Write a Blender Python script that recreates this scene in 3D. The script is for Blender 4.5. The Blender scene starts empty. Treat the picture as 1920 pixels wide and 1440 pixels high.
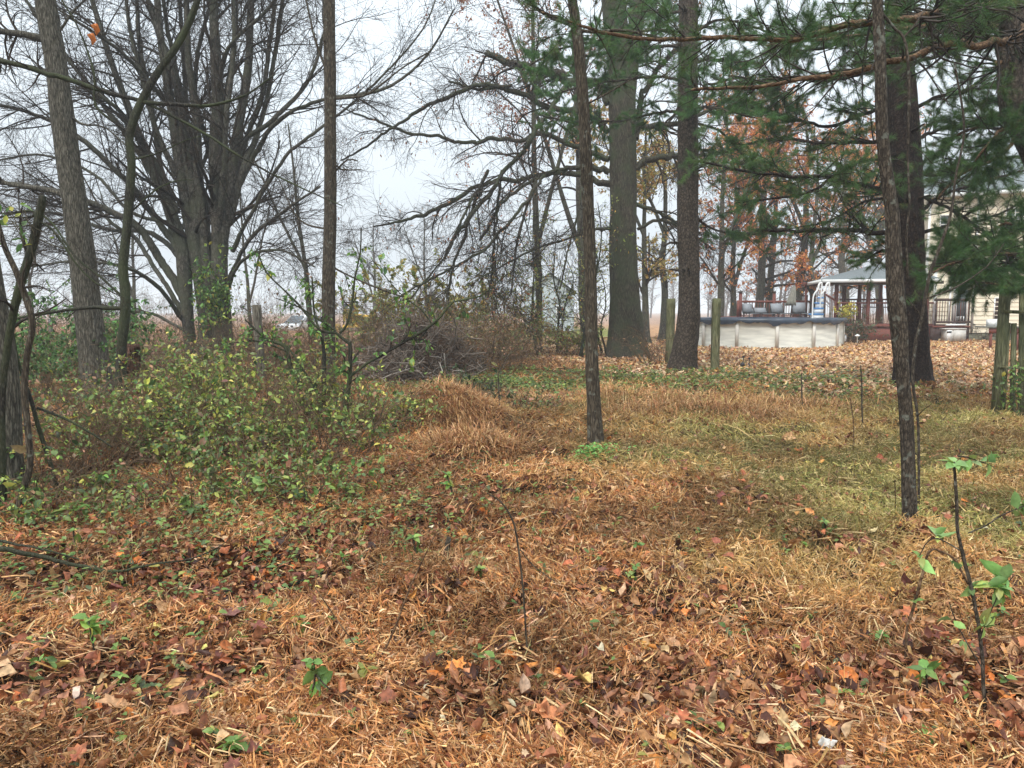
import bpy, math, random
import numpy as np
rng = np.random.default_rng(11)
random.seed(5)
sc = bpy.context.scene
PI = math.pi
# ------------------------------------------------------------------ camera
F = 1397.0                      # focal length in photo pixels (1920 wide)
TH = math.atan(135.0 / F)
CAM = np.array([0.0, 0.0, 1.6])
cd = bpy.data.cameras.new('camera'); cam = bpy.data.objects.new('camera', cd)
sc.collection.objects.link(cam)
cam.location = CAM; cam.rotation_euler = (PI / 2 - TH, 0, 0)
cd.sensor_width = 36; cd.lens = F / 1920 * 36; cd.clip_end = 6000; cd.clip_start = 0.05
sc.camera = cam
# ------------------------------------------------------------------ world
SUN_EL, SUN_AZ = math.radians(52), math.radians(205)
w = bpy.data.worlds.new("World"); sc.world = w; w.use_nodes = True
nt = w.node_tree; N = nt.nodes; L = nt.links; N.clear()
sky = N.new('ShaderNodeTexSky'); sky.sky_type = 'NISHITA'; sky.sun_disc = False
sky.sun_elevation = SUN_EL; sky.sun_rotation = SUN_AZ; sky.air_density = 1.0; sky.dust_density = 4.0; sky.ozone_density = 1.0
hs = N.new('ShaderNodeHueSaturation'); hs.inputs['Saturation'].default_value = 0.10
tc = N.new('ShaderNodeTexCoord'); sp = N.new('ShaderNodeSeparateXYZ')
mr = N.new('ShaderNodeMapRange'); mr.inputs[1].default_value = 0.0; mr.inputs[2].default_value = 1.0
mr.inputs[3].default_value = 4.05; mr.inputs[4].default_value = 13.5     # overcast: brighter overhead
cl = N.new('ShaderNodeTexNoise'); cl.inputs['Scale'].default_value = 1.6; cl.inputs['Detail'].default_value = 3
cm = N.new('ShaderNodeMapRange'); cm.inputs[3].default_value = 0.92; cm.inputs[4].default_value = 1.08
ov = N.new('ShaderNodeMix'); ov.data_type = 'RGBA'; ov.blend_type = 'MULTIPLY'; ov.inputs[0].default_value = 1
mul = N.new('ShaderNodeMath'); mul.operation = 'MULTIPLY'
ov.inputs[7].default_value = (0.875, 0.975, 1.06, 1)
mx = N.new('ShaderNodeMix'); mx.data_type = 'RGBA'; mx.inputs[0].default_value = 0.85
bg = N.new('ShaderNodeBackground'); bg.inputs[1].default_value = 0.1
out = N.new('ShaderNodeOutputWorld')
L.new(tc.outputs['Generated'], sp.inputs[0]); L.new(sp.outputs[2], mr.inputs[0])
L.new(tc.outputs['Generated'], cl.inputs[0]); L.new(cl.outputs[0], cm.inputs[0])
L.new(mr.outputs[0], mul.inputs[0]); L.new(cm.outputs[0], mul.inputs[1])
L.new(mul.outputs[0], ov.inputs[6]); L.new(sky.outputs[0], hs.inputs['Color'])
L.new(hs.outputs[0], mx.inputs[6]); L.new(ov.outputs[2], mx.inputs[7])
L.new(mx.outputs[2], bg.inputs[0]); L.new(bg.outputs[0], out.inputs[0])
sl = bpy.data.lights.new('sun', 'SUN'); sl.energy = 1.5; sl.angle = math.radians(10); sl.color = (1, 0.96, 0.9)
so = bpy.data.objects.new('sun', sl); sc.collection.objects.link(so)
so.rotation_euler = (PI / 2 - SUN_EL, 0, PI - SUN_AZ + PI)
so.rotation_euler = (math.radians(38), 0, math.radians(-25))
sc.view_settings.view_transform = 'Standard'; sc.view_settings.look = 'None'
sc.view_settings.exposure = 0.92; sc.view_settings.gamma = 1
sc.cycles.use_denoising = True
sc.cycles.max_bounces = 6; sc.cycles.diffuse_bounces = 3; sc.cycles.volume_bounces = 1
sc.cycles.volume_step_rate = 4
# ------------------------------------------------------------------ helpers
def WY(px, py, Y):
    """photo pixel + world depth Y -> world point"""
    r = (np.asarray(px, float) - 960) / F; u = (720 - np.asarray(py, float)) / F
    dy = math.cos(TH) + u * math.sin(TH); dz = -math.sin(TH) + u * math.cos(TH)
    s = np.asarray(Y, float) / dy
    return np.stack([CAM[0] + r * s, np.asarray(Y, float) + 0 * s, CAM[2] + dz * s], -1)
def PXW(Y): return Y / F
_lat = rng.random((64, 64))
def vnoise(x, y, f, seed=0):
    x = np.asarray(x) * f + seed * 7.31; y = np.asarray(y) * f + seed * 3.17
    xi = np.floor(x).astype(int); yi = np.floor(y).astype(int); fx = x - xi; fy = y - yi
    fx = fx * fx * (3 - 2 * fx); fy = fy * fy * (3 - 2 * fy)
    g = lambda a, b: _lat[a % 64, b % 64]
    return (g(xi, yi) * (1 - fx) + g(xi + 1, yi) * fx) * (1 - fy) + (g(xi, yi + 1) * (1 - fx) + g(xi + 1, yi + 1) * fx) * fy
def fbm(x, y, f, seed=0, o=3):
    s = 0; a = 1; t = 0
    for k in range(o): s = s + a * vnoise(x, y, f * 2 ** k, seed + k); t += a; a *= .5
    return s / t
def sstep(a, b, x):
    t = np.clip((x - a) / (b - a), 0, 1); return t * t * (3 - 2 * t)
def patch(x, y):
    m = 0
    for a_, b_, c_, d_ in ((-1.9, 4.5, 1.0, .55), (-.9, 5.4, .9, .35), (-.15, 2.85, .55, .3), (1.45, 3.1, .6, .3), (.7, 4.0, .45, .25), (.5, 6.3, .8, .25), (-1.3, 3.2, .6, .25), (3.6, 11.2, .8, .5), (-3.6, 5.6, 1.2, .5)):
        m = m + np.exp(-(((x - a_) / c_) ** 2 + ((y - b_) / d_) ** 2))
    return np.clip(m * 1.1 + (fbm(x, y, 1.6, 33) - .5) * (.9 - .6 * sstep(6.5, 7.5, y)), 0, 1)
def height(x, y):
    x = np.asarray(x, float); y = np.asarray(y, float)
    d = np.hypot(x, y)
    near = 1 - sstep(18, 34, d)
    h = (fbm(x, y, 0.55, 1) - .5) * 0.22 * near + (fbm(x, y, 2.0, 4, 2) - .5) * 0.17 * near
    h = h - .03 * np.clip(patch(x, y), 0, 1) * near
    h = h + 0.40 * np.exp(-(((x + 0.9) / .7) ** 2 + ((y - 10.1) / .6) ** 2))   # grass mound
    h = h + 0.12 * np.exp(-(((x + 0.45) / .6) ** 2 + ((y - 8.2) / .5) ** 2))
    h = h + 0.10 * np.exp(-(((x + 0.35) / .35) ** 2 + ((y - 4.2) / .35) ** 2))
    h = h + 0.25 * np.exp(-(((x + 4.0) / 2.2) ** 2 + ((y - 9.5) / 3.0) ** 2))
    h = h + 0.12 * np.exp(-(((x - 2.8) / 1.6) ** 2 + ((y - 10.5) / .8) ** 2))
    return h
def GP(px, py):
    """ground point seen at this pixel"""
    r = (px - 960) / F; u = (720 - py) / F
    d = np.array([r, math.cos(TH) + u * math.sin(TH), -math.sin(TH) + u * math.cos(TH)])
    s = -CAM[2] / d[2]
    for _ in range(12):
        p = CAM + d * s; s = (height(p[0], p[1]) - CAM[2]) / d[2]
    return CAM + d * s
def mesh_of(name, v, quads=None, tris=None, col=None, smooth=False, polys=None):
    me = bpy.data.meshes.new(name)
    v = np.ascontiguousarray(v, np.float32).reshape(-1, 3)
    idx = []; tot = []
    for a, n in ((quads, 4), (tris, 3)):
        if a is not None and len(a):
            a = np.asarray(a, np.int32).reshape(-1, n); idx.append(a.ravel()); tot.append(np.full(len(a), n, np.int32))
    if polys:
        for p in polys: idx.append(np.asarray(p, np.int32)); tot.append(np.array([len(p)], np.int32))
    idx = np.concatenate(idx); tot = np.concatenate(tot)
    st = np.concatenate([[0], np.cumsum(tot)[:-1]]).astype(np.int32)
    me.vertices.add(len(v)); me.vertices.foreach_set('co', v.ravel())
    me.loops.add(len(idx)); me.loops.foreach_set('vertex_index', idx)
    me.polygons.add(len(tot)); me.polygons.foreach_set('loop_start', st)
    me.polygons.foreach_set('loop_total', tot)
    if smooth: me.polygons.foreach_set('use_smooth', np.ones(len(tot), bool))
    if col is not None:
        c = np.ones((len(v), 4), np.float32); c[:, :3] = col
        at = me.color_attributes.new('col', 'FLOAT_COLOR', 'POINT'); at.data.foreach_set('color', c.ravel())
    me.update(calc_edges=True); me.validate()
    return me
class Acc:
    def __init__(s): s.v = []; s.q = []; s.t = []; s.c = []; s.n = 0; s.p = []
    def add(s, v, q=None, t=None, c=None):
        v = np.asarray(v, np.float32).reshape(-1, 3)
        if q is not None and len(q): s.q.append(np.asarray(q, np.int64).reshape(-1, 4) + s.n)
        if t is not None and len(t): s.t.append(np.asarray(t, np.int64).reshape(-1, 3) + s.n)
        s.v.append(v); s.n += len(v)
        if c is None: c = (1, 1, 1)
        c = np.asarray(c, np.float32); s.c.append(np.broadcast_to(c, (len(v), 3)))
        return s
    def build(s, name, mat, parent=None, smooth=False, center=None):
        v = np.concatenate(s.v)
        org = np.zeros(3)
        if parent is not None: org = np.array(parent['_w'])
        elif center is not None: org = np.array(center, float)
        me = mesh_of(name, v - org, np.concatenate(s.q) if s.q else None, np.concatenate(s.t) if s.t else None,
                     np.concatenate(s.c), smooth, None)
        me.materials.append(mat)
        o = bpy.data.objects.new(name, me); sc.collection.objects.link(o)
        if parent is not None: o.parent = parent
        else: o.location = org
        o['_w'] = [float(a) for a in org]
        return o
def tag(o, label=None, cat=None, group=None, kind=None):
    if label: o['label'] = label
    if cat: o['category'] = cat
    if group: o['group'] = group
    if kind: o['kind'] = kind
    return o
def empty(name, loc, label, cat, group=None):
    o = bpy.data.objects.new(name, None); sc.collection.objects.link(o)
    o.location = [float(a) for a in loc]; o['_w'] = [float(a) for a in loc]; o.empty_display_size = .1
    return tag(o, label, cat, group)
def norm(a): return a / (np.linalg.norm(a, axis=-1, keepdims=True) + 1e-9)
BOXQ = np.array([[0, 3, 2, 1], [4, 5, 6, 7], [0, 1, 5, 4], [1, 2, 6, 5], [2, 3, 7, 6], [3, 0, 4, 7]])
def boxv(lo, hi):
    x0, y0, z0 = lo; x1, y1, z1 = hi
    return np.array([[x0, y0, z0], [x1, y0, z0], [x1, y1, z0], [x0, y1, z0], [x0, y0, z1], [x1, y0, z1], [x1, y1, z1], [x0, y1, z1]], float)
def abox(acc, lo, hi, rot=0, org=None, c=None):
    lo = np.minimum(lo, hi).astype(float); hi = np.maximum(np.array(lo), np.array(hi)) if False else hi
    v = boxv(lo, hi)
    if rot:
        o = np.array(org if org is not None else (v.mean(0)))
        cs, sn = math.cos(rot), math.sin(rot); d = v - o
        v = o + np.stack([d[:, 0] * cs - d[:, 1] * sn, d[:, 0] * sn + d[:, 1] * cs, d[:, 2]], -1)
    acc.add(v, BOXQ, c=c)
def beam(acc, a, b, wd, th, c=None):
    """rectangular bar from a to b"""
    a = np.array(a, float); b = np.array(b, float); t = norm(b - a)
    ref = np.array([0, 0, 1.]) if abs(t[2]) < .9 else np.array([0, 1., 0])
    s = norm(np.cross(t, ref)); u = np.cross(s, t)
    o = [(-1, -1), (1, -1), (1, 1), (-1, 1)]
    v = [a + s * wd / 2 * i + u * th / 2 * j for i, j in o] + [b + s * wd / 2 * i + u * th / 2 * j for i, j in o]
    acc.add(v, BOXQ, c=c)
def tubes(P, R, sides=3, cap=False):
    """P (N,K,3), R (N,K) -> verts, quads"""
    P = np.asarray(P, float); R = np.asarray(R, float); n, K, _ = P.shape
    T = np.empty_like(P); T[:, 1:-1] = P[:, 2:] - P[:, :-2]; T[:, 0] = P[:, 1] - P[:, 0]; T[:, -1] = P[:, -1] - P[:, -2]
    T = norm(T)
    avg = norm(P[:, -1] - P[:, 0])
    ref = np.where(np.abs(avg[:, 2:3]) < .8, np.array([[0, 0, 1.]]), np.array([[0.3, 1., 0]]))
    ref = np.broadcast_to(ref[:, None], P.shape)
    U = norm(np.cross(T, ref)); V = np.cross(T, U)
    a = np.arange(sides) / sides * 2 * PI
    ring = U[:, :, None] * np.cos(a)[None, None, :, None] + V[:, :, None] * np.sin(a)[None, None, :, None]
    v = P[:, :, None] + ring * R[:, :, None, None]
    base = (np.arange(n) * K * sides)[:, None, None]
    k = np.arange(K - 1)[None, :, None] * sides; j = np.arange(sides)[None, None, :]; j2 = (j + 1) % sides
    q = np.stack([base + k + j, base + k + j2, base + k + sides + j2, base + k + sides + j], -1).reshape(-1, 4)
    return v.reshape(-1, 3), q
def resample(ctrl, step):
    """catmull-rom through ctrl rows (x,y,z,r)"""
    c = np.asarray(ctrl, float)
    if len(c) < 3: c = np.vstack([c[0], (c[0] + c[-1]) / 2, c[-1]])
    e = np.vstack([2 * c[0] - c[1], c, 2 * c[-1] - c[-2]]); outp = []
    for i in range(1, len(e) - 2):
        n = max(2, int(np.linalg.norm(e[i + 1, :3] - e[i, :3]) / step))
        t = np.arange(n)[:, None] / n
        outp.append(0.5 * ((2 * e[i]) + (-e[i - 1] + e[i + 1]) * t + (2 * e[i - 1] - 5 * e[i] + 4 * e[i + 1] - e[i + 2]) * t ** 2 + (-e[i - 1] + 3 * e[i] - 3 * e[i + 1] + e[i + 2]) * t ** 3))
    outp.append(e[-2][None]); r = np.concatenate(outp); r[:, 3] = np.maximum(r[:, 3], .0015)
    return r
def trunk_geo(ctrl, step=.08, sides=20, rough=.06, wob=0.0, cap=True, flare=0, furrow=9):
    """single rough tube; returns verts, quads, tris"""
    r = resample(ctrl, step); P = r[:, :3].copy(); R = r[:, 3]; K = len(P)
    if wob:
        s = np.cumsum(rng.normal(0, 1, (K, 3)), 0); s -= np.linspace(0, 1, K)[:, None] * s[-1]
        P += s * wob * R[:, None]
    v, q = tubes(P[None], R[None], sides); v = v.reshape(K, sides, 3)
    ang = np.arange(sides) / sides * 2 * PI
    ph = rng.random(3) * 6
    L_ = np.concatenate([[0], np.cumsum(np.linalg.norm(np.diff(P, axis=0), axis=1))])
    k1 = 2 * vnoise((np.cos(ang)[None] * 2 + ph[0]) + 0 * L_[:, None], L_[:, None] * .8 + np.sin(ang)[None] * 2, 1.3, 3) - 1
    k2 = 2 * vnoise((np.cos(ang)[None] * furrow * .5), L_[:, None] * 1.5 + np.sin(ang)[None] * furrow * .5, 2.0, 9) - 1
    f = 1 + rough * k1 + rough * 1.15 * k2
    if flare:
        fl = np.exp(-L_ / (flare * .9))[:, None] * (0.28 + .3 * np.maximum(0, np.cos(ang * 4 + ph[1] + .6 * np.sin(ang * 2)))[None])
        f = f + fl
    v = P[:, None] + (v - P[:, None]) * f[..., None]
    v = v.reshape(-1, 3); t = None
    if cap:
        v = np.vstack([v, P[-1] + (P[-1] - P[-2]) * .3]); n = len(v) - 1; b = (K - 1) * sides
        t = [[b + j, b + (j + 1) % sides, n] for j in range(sides)]
    return v, q, t, P, R
def to_lines(lines, K):
    """list of resampled (P,R) -> uniform arrays"""
    PP = []; RR = []
    for P, R in lines:
        s = np.concatenate([[0], np.cumsum(np.linalg.norm(np.diff(P, axis=0), axis=1))]); u = np.linspace(0, s[-1], K)
        PP.append(np.stack([np.interp(u, s, P[:, i]) for i in range(3)], -1)); RR.append(np.interp(u, s, R))
    return np.array(PP), np.array(RR)
def grow(P, R, n, ln, ang=(35, 70), K=6, wob=.25, bias=(0, 0, 0), tr=(.15, 1), rf=.6, rmin=.002, taper=.35, flat=None, lenfall=.5, rmax=9):
    N_, Kp, _ = P.shape
    i = np.repeat(np.arange(N_), n); M = len(i)
    t = rng.uniform(tr[0], tr[1], M); f = t * (Kp - 1); k = np.minimum(f.astype(int), Kp - 2); a = (f - k)[:, None]
    p0 = P[i, k] * (1 - a) + P[i, k + 1] * a; tan = norm(P[i, k + 1] - P[i, k]); r0 = R[i, k] * (1 - a[:, 0]) + R[i, k + 1] * a[:, 0]
    rv = rng.normal(0, 1, (M, 3))
    if flat is not None: rv[:, 2] *= flat
    perp = norm(np.cross(tan, np.cross(rv, tan)) if flat is None else rv - tan * (rv * tan).sum(-1, keepdims=True))
    A = np.radians(rng.uniform(ang[0], ang[1], M))[:, None]
    d = norm(tan * np.cos(A) + perp * np.sin(A)); bias = np.asarray(bias, float)
    Ln = rng.uniform(ln[0], ln[1], M) * (1 - lenfall * t); st = (Ln / (K - 1))[:, None]
    out_ = np.empty((M, K, 3)); out_[:, 0] = p0
    dv = norm(rng.normal(0, 1, (M, 3)))
    for j in range(1, K):
        dv = norm(dv + rng.normal(0, .8, (M, 3)))
        d = norm(d + dv * wob + bias / (K - 1)); out_[:, j] = out_[:, j - 1] + d * st
    rr = np.clip(r0 * rf, rmin, rmax)[:, None] * np.linspace(1, taper, K)[None]
    return out_, np.maximum(rr, rmin * .6)
def frames(d, up=None):
    """rotation matrices whose y column is d; z near up"""
    d = norm(d); M = len(d)
    if up is None: up = rng.normal(0, 1, (M, 3))
    x = norm(np.cross(d, up)); z = np.cross(x, d)
    return np.stack([x, d, z], -1)
def scatter(acc, T, pos, Rm, s, cols):
    """T = list of (verts, quads, tris) templates; picks one per item"""
    pos = np.asarray(pos); M = len(pos); pick = rng.integers(0, len(T), M)
    s = np.asarray(s, float); s = s[:, None] if s.ndim == 1 else s
    for k, (tv, tq, tt) in enumerate(T):
        m = pick == k; n = int(m.sum())
        if not n: continue
        v = np.einsum('nij,nvj->nvi', Rm[m], tv[None] * s[m][:, None, :]) + pos[m][:, None]
        o = (np.arange(n) * len(tv))[:, None, None]
        q = (np.asarray(tq)[None] + o).reshape(-1, 4) if tq is not None and len(tq) else None
        t = (np.asarray(tt)[None] + o).reshape(-1, 3) if tt is not None and len(tt) else None
        acc.add(v.reshape(-1, 3), q, t, np.repeat(np.asarray(cols)[m], len(tv), 0))
def pal(cols, wts, M, jit=.18):
    c = np.asarray(cols, float)[rng.choice(len(cols), M, p=np.asarray(wts, float) / sum(wts))]
    return np.clip(c * (1 + rng.normal(0, jit, (M, 1))) * (1 + rng.normal(0, jit * .3, (M, 3))), .004, .9)
# leaf templates ---------------------------------------------------
def leaf_t(w=.5, fold=.15, curl=.2, twist=0.):
    ys = [0, .3, .65, 1.0]; ws = [.06, .9, .75, .02]; v = []
    for y, a in zip(ys, ws):
        z = -curl * (y - .2) ** 2 * 1.3; tw = twist * y
        for sx in (-1, 0, 1):
            x = sx * a * w / 2; zz = z + (fold * abs(sx) * a * w)
            v.append([x * math.cos(tw) - zz * math.sin(tw) * .5, y, zz * math.cos(tw) + x * math.sin(tw)])
    q = []
    for r in range(3):
        b = r * 3; q += [[b, b + 1, b + 4, b + 3], [b + 1, b + 2, b + 5, b + 4]]
    return np.array(v), np.array(q), None
LEAF = [leaf_t(.5, .25, .2), leaf_t(.55, .1, .5, .3), leaf_t(.42, .35, .1, -.3), leaf_t(.6, .15, -.2, .2)]
OVAL = [leaf_t(.62, .12, .2), leaf_t(.68, .2, .35, .2), leaf_t(.55, .2, -.1, -.2)]
def litter_t():
    w = random.uniform(.4, .8); T = leaf_t(w, random.uniform(-.3, .6), random.uniform(-.5, .9), random.uniform(-1.2, 1.2))
    v = T[0].copy(); v[:, 2] += .12 * np.sin(v[:, 0] * 9 + random.random() * 6) + .08 * np.sin(v[:, 1] * 8 + random.random() * 6); return v, T[1], None
LITTER = [litter_t() for _ in range(14)]
def lobed_t():
    """oak / maple leaf: star outline around a curled centre"""
    n = 14; v = [[0, .5, 0]]; 
    for k in range(n):
        a = 2 * PI * k / n; r = (.50 if k % 2 == 0 else .33) * random.uniform(.75, 1.2)
        if k == 0: r = .6
        x, y = r * math.sin(a) * .85, .5 + r * math.cos(a); v.append([x, y, .25 * (x * x + (y - .5) ** 2) * random.uniform(-1, 2) + .03])
    t = [[0, 1 + (k + 1) % n, 1 + k] for k in range(n)]
    return np.array(v), None, np.array(t)
LOBED = [lobed_t() for _ in range(6)]
def blade_t(curl, seg=4, w=.09):
    v = []; a = 0; y = z = 0
    for k in range(seg + 1):
        ww = w * (1 - (k / seg) ** 1.6) + .004
        v += [[-ww / 2, y, z], [ww / 2, y, z]]; a += curl / seg * (0.5 + k / seg); y += math.cos(a) / seg; z += math.sin(a) / seg
    q = [[2 * k, 2 * k + 1, 2 * k + 3, 2 * k + 2] for k in range(seg)]
    return np.array(v), np.array(q), None
BLADE = [blade_t(-c, 4, random.uniform(.05, .11)) for c in (.5, 1.2, 2.0, 2.8, 3.8, 1.6, -.8, 3.2)]
THIN = [blade_t(-c, 3, .035) for c in (.3, .9, 1.5, 2.2, -.5)]
def tuft_t(n=26, L_=1.0, w=.03, spread=1.0):
    v = []; t = []
    for k in range(n):
        a = random.random() * 2 * PI; e = random.uniform(.15, 1.25) * spread
        d = np.array([math.sin(e) * math.cos(a), math.cos(e), math.sin(e) * math.sin(a)]) * random.uniform(.7, 1) * L_
        b = np.array([0, random.uniform(-.6, .3), 0]); s = norm(np.cross(d, [random.random() - .5, random.random() - .5, random.random() - .5])) * w / 2
        i = len(v); v += [b - s, b + s, b + d + np.array([0, 0, -.12])]; t.append([i, i + 1, i + 2])
    return np.array(v), None, np.array(t)
TUFT = [tuft_t(40, 1.0, .024) for _ in range(8)]
# ------------------------------------------------------------------ materials
def newmat(name):
    m = bpy.data.materials.new(name); m.use_nodes = True; n = m.node_tree.nodes; b = n['Principled BSDF']; return m, n, m.node_tree.links, b
def ramp(n, stops):
    r = n.new('ShaderNodeValToRGB'); e = r.color_ramp.elements
    while len(e) < len(stops): e.new(.5)
    for a, (p, c) in zip(e, stops): a.position = p; a.color = (*c, 1)
    return r
def m_attr(name, rough=.6, trans=0.0, nscale=30, namt=.35, spec=.3):
    """colour from the mesh's own colour attribute with a fine mottling"""
    m, n, l, b = newmat(name); at = n.new('ShaderNodeAttribute'); at.attribute_name = 'col'
    tcn = n.new('ShaderNodeTexCoord'); no = n.new('ShaderNodeTexNoise'); no.inputs['Scale'].default_value = nscale; no.inputs['Detail'].default_value = 3
    mr_ = n.new('ShaderNodeMapRange'); mr_.inputs[1].default_value = .3; mr_.inputs[2].default_value = .7; mr_.inputs[3].default_value = 1 - namt; mr_.inputs[4].default_value = 1 + namt
    mm = n.new('ShaderNodeMix'); mm.data_type = 'RGBA'; mm.blend_type = 'MULTIPLY'; mm.inputs[0].default_value = 1
    l.new(tcn.outputs['Object'], no.inputs[0]); l.new(no.outputs[0], mr_.inputs[0]); l.new(at.outputs['Color'], mm.inputs[6]); l.new(mr_.outputs[0], mm.inputs[7])
    l.new(mm.outputs[2], b.inputs['Base Color']); b.inputs['Roughness'].default_value = rough; b.inputs['Specular IOR Level'].default_value = spec
    if trans:
        tr = n.new('ShaderNodeBsdfTranslucent'); ms = n.new('ShaderNodeMixShader'); ms.inputs[0].default_value = trans
        l.new(mm.outputs[2], tr.inputs[0]); l.new(b.outputs[0], ms.inputs[1]); l.new(tr.outputs[0], ms.inputs[2]); l.new(ms.outputs[0], n['Material Output'].inputs[0])
    return m
def m_bark(name, dark, mid, light, sc_=(22, 22, 4), moss=None, mossamt=.0, bump=.6, lichen=0., plates=False):
    m, n, l, b = newmat(name); tcn = n.new('ShaderNodeTexCoord'); mp = n.new('ShaderNodeMapping'); mp.inputs[3].default_value = sc_
    no = n.new('ShaderNodeTexNoise'); no.inputs['Scale'].default_value = 1; no.inputs['Detail'].default_value = 7; no.inputs['Roughness'].default_value = .65; no.inputs['Distortion'].default_value = .4
    vo = n.new('ShaderNodeTexVoronoi'); vo.feature = 'DISTANCE_TO_EDGE'; vo.inputs['Scale'].default_value = 1.0
    l.new(tcn.outputs['Object'], mp.inputs[0]); l.new(mp.outputs[0], no.inputs[0])
    dm = n.new('ShaderNodeVectorMath'); dm.operation = 'ADD'; l.new(mp.outputs[0], dm.inputs[0])
    n2 = n.new('ShaderNodeTexNoise'); n2.inputs['Scale'].default_value = 2.5; n2.inputs['Detail'].default_value = 2; l.new(mp.outputs[0], n2.inputs[0]); l.new(n2.outputs['Color'], dm.inputs[1]); l.new(dm.outputs[0], vo.inputs[0])
    ed = n.new('ShaderNodeMapRange'); ed.inputs[1].default_value = 0; ed.inputs[2].default_value = .28; l.new(vo.outputs[0], ed.inputs[0])
    mu = n.new('ShaderNodeMath'); mu.operation = 'MULTIPLY'; l.new(no.outputs[0], mu.inputs[0])
    mh = n.new('ShaderNodeMapRange'); mh.inputs[3].default_value = .55; mh.inputs[4].default_value = 1.15; l.new(ed.outputs[0], mh.inputs[0]); l.new(mh.outputs[0], mu.inputs[1])
    r = ramp(n, [(.2, dark), (.42, mid), (.68, light)]); l.new(mu.outputs[0], r.inputs[0]); colr = r.outputs[0]
    def over(col2, scale, lo, hi, prev, amt):
        a = n.new('ShaderNodeTexNoise'); a.inputs['Scale'].default_value = scale; a.inputs['Detail'].default_value = 5; l.new(tcn.outputs['Object'], a.inputs[0])
        k = n.new('ShaderNodeMapRange'); k.inputs[1].default_value = lo; k.inputs[2].default_value = hi; k.inputs[4].default_value = amt; l.new(a.outputs[0], k.inputs[0])
        q = n.new('ShaderNodeMix'); q.data_type = 'RGBA'; l.new(k.outputs[0], q.inputs[0]); l.new(prev, q.inputs[6]); q.inputs[7].default_value = (*col2, 1); return q.outputs[2]
    if moss: colr = over(moss, 1.7, .5 - mossamt * .3, .75 - mossamt * .3, colr, .75)
    if lichen: colr = over((.30, .33, .27), 14, .60, .66, colr, lichen)
    l.new(colr, b.inputs['Base Color']); b.inputs['Roughness'].default_value = .85; b.inputs['Specular IOR Level'].default_value = .2
    bp = n.new('ShaderNodeBump'); bp.inputs['Strength'].default_value = bump; bp.inputs['Distance'].default_value = .03; l.new(mu.outputs[0], bp.inputs['Height']); l.new(bp.outputs[0], b.inputs['Normal'])
    return m
def m_plain(name, c, rough=.6, var=.15, scale=4, metal=0, bump=0, spec=.4, streak=None):
    m, n, l, b = newmat(name); tcn = n.new('ShaderNodeTexCoord'); no = n.new('ShaderNodeTexNoise'); no.inputs['Scale'].default_value = scale; no.inputs['Detail'].default_value = 6
    if streak:
        mp = n.new('ShaderNodeMapping'); mp.inputs[3].default_value = streak; l.new(tcn.outputs['Object'], mp.inputs[0]); l.new(mp.outputs[0], no.inputs[0])
    else: l.new(tcn.outputs['Object'], no.inputs[0])
    c = np.array(c, float); r = ramp(n, [(.3, tuple(c * (1 - var))), (.7, tuple(np.minimum(c * (1 + var), .95)))]); l.new(no.outputs[0], r.inputs[0]); l.new(r.outputs[0], b.inputs['Base Color'])
    b.inputs['Roughness'].default_value = rough; b.inputs['Metallic'].default_value = metal; b.inputs['Specular IOR Level'].default_value = spec
    if bump:
        bp = n.new('ShaderNodeBump'); bp.inputs['Strength'].default_value = bump; bp.inputs['Distance'].default_value = .01; l.new(no.outputs[0], bp.inputs['Height']); l.new(bp.outputs[0], b.inputs['Normal'])
    return m
M = {}
M['litter'] = m_attr('litter_leaf', .45, .12, 45, .45, .2)
M['grass'] = m_attr('dry_grass', .7, .2, 60, .3, .2)
M['leaf'] = m_attr('green_leaf', .45, .3, 40, .2, .4)
M['needle'] = m_attr('pine_needle', .55, .15, 3, .25, .3)
M['twig'] = m_attr('twig_bark', .8, 0, 30, .3, .2)
M['bark_grey'] = m_bark('bark_grey_ridged', (0.0160, 0.0136, 0.0104), (0.0800, 0.0720, 0.0544), (0.1760, 0.1600, 0.1240), (46, 46, 7))
M['bark_slim'] = m_bark('bark_brown_ridged', (0.0150, 0.0112, 0.0083), (0.0638, 0.0495, 0.0338), (0.1425, 0.1162, 0.0825), (60, 60, 8), lichen=.3)
M['bark_dark'] = m_bark('bark_dark_sapling', (0.0072, 0.0066, 0.0054), (0.0300, 0.0258, 0.0198), (0.0720, 0.0630, 0.0480), (50, 50, 14), (.06, .075, .03), .4)
M['bark_big'] = m_bark('bark_big_tree', (0.0128, 0.0104, 0.0080), (0.0600, 0.0504, 0.0360), (0.1320, 0.1160, 0.0840), (30, 30, 5), (.06, .075, .038), .35, bump=1.0)
M['bark_pine'] = m_bark('bark_pine_plates', (0.0112, 0.0080, 0.0064), (0.0544, 0.0408, 0.0296), (0.1080, 0.0864, 0.0656), (16, 16, 11), bump=.9)
M['bark_pine_red'] = m_bark('bark_pine_red', (0.0067, 0.0045, 0.0037), (0.0255, 0.0158, 0.0120), (0.0562, 0.0360, 0.0270), (18, 18, 12), bump=.9)
M['bark_multi'] = m_bark('bark_smooth_grey', (0.0186, 0.0161, 0.0130), (0.0744, 0.0651, 0.0508), (0.1364, 0.1209, 0.0961), (14, 14, 6), (.07, .075, .045), .3, bump=.35)
M['bark_lichen'] = m_bark('bark_lichen', (0.0153, 0.0119, 0.0093), (0.0595, 0.0467, 0.0340), (0.1360, 0.1105, 0.0833), (55, 55, 16), lichen=.35)
M['wood_mossy'] = m_bark('mossy_timber', (.045, .042, .024), (.17, .165, .085), (.28, .27, .16), (30, 30, 3), (.085, .10, .045), .3, bump=.4)
M['wood_old'] = m_bark('old_timber', (.03, .024, .017), (.11, .095, .07), (.2, .18, .14), (30, 30, 3), bump=.4)
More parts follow.
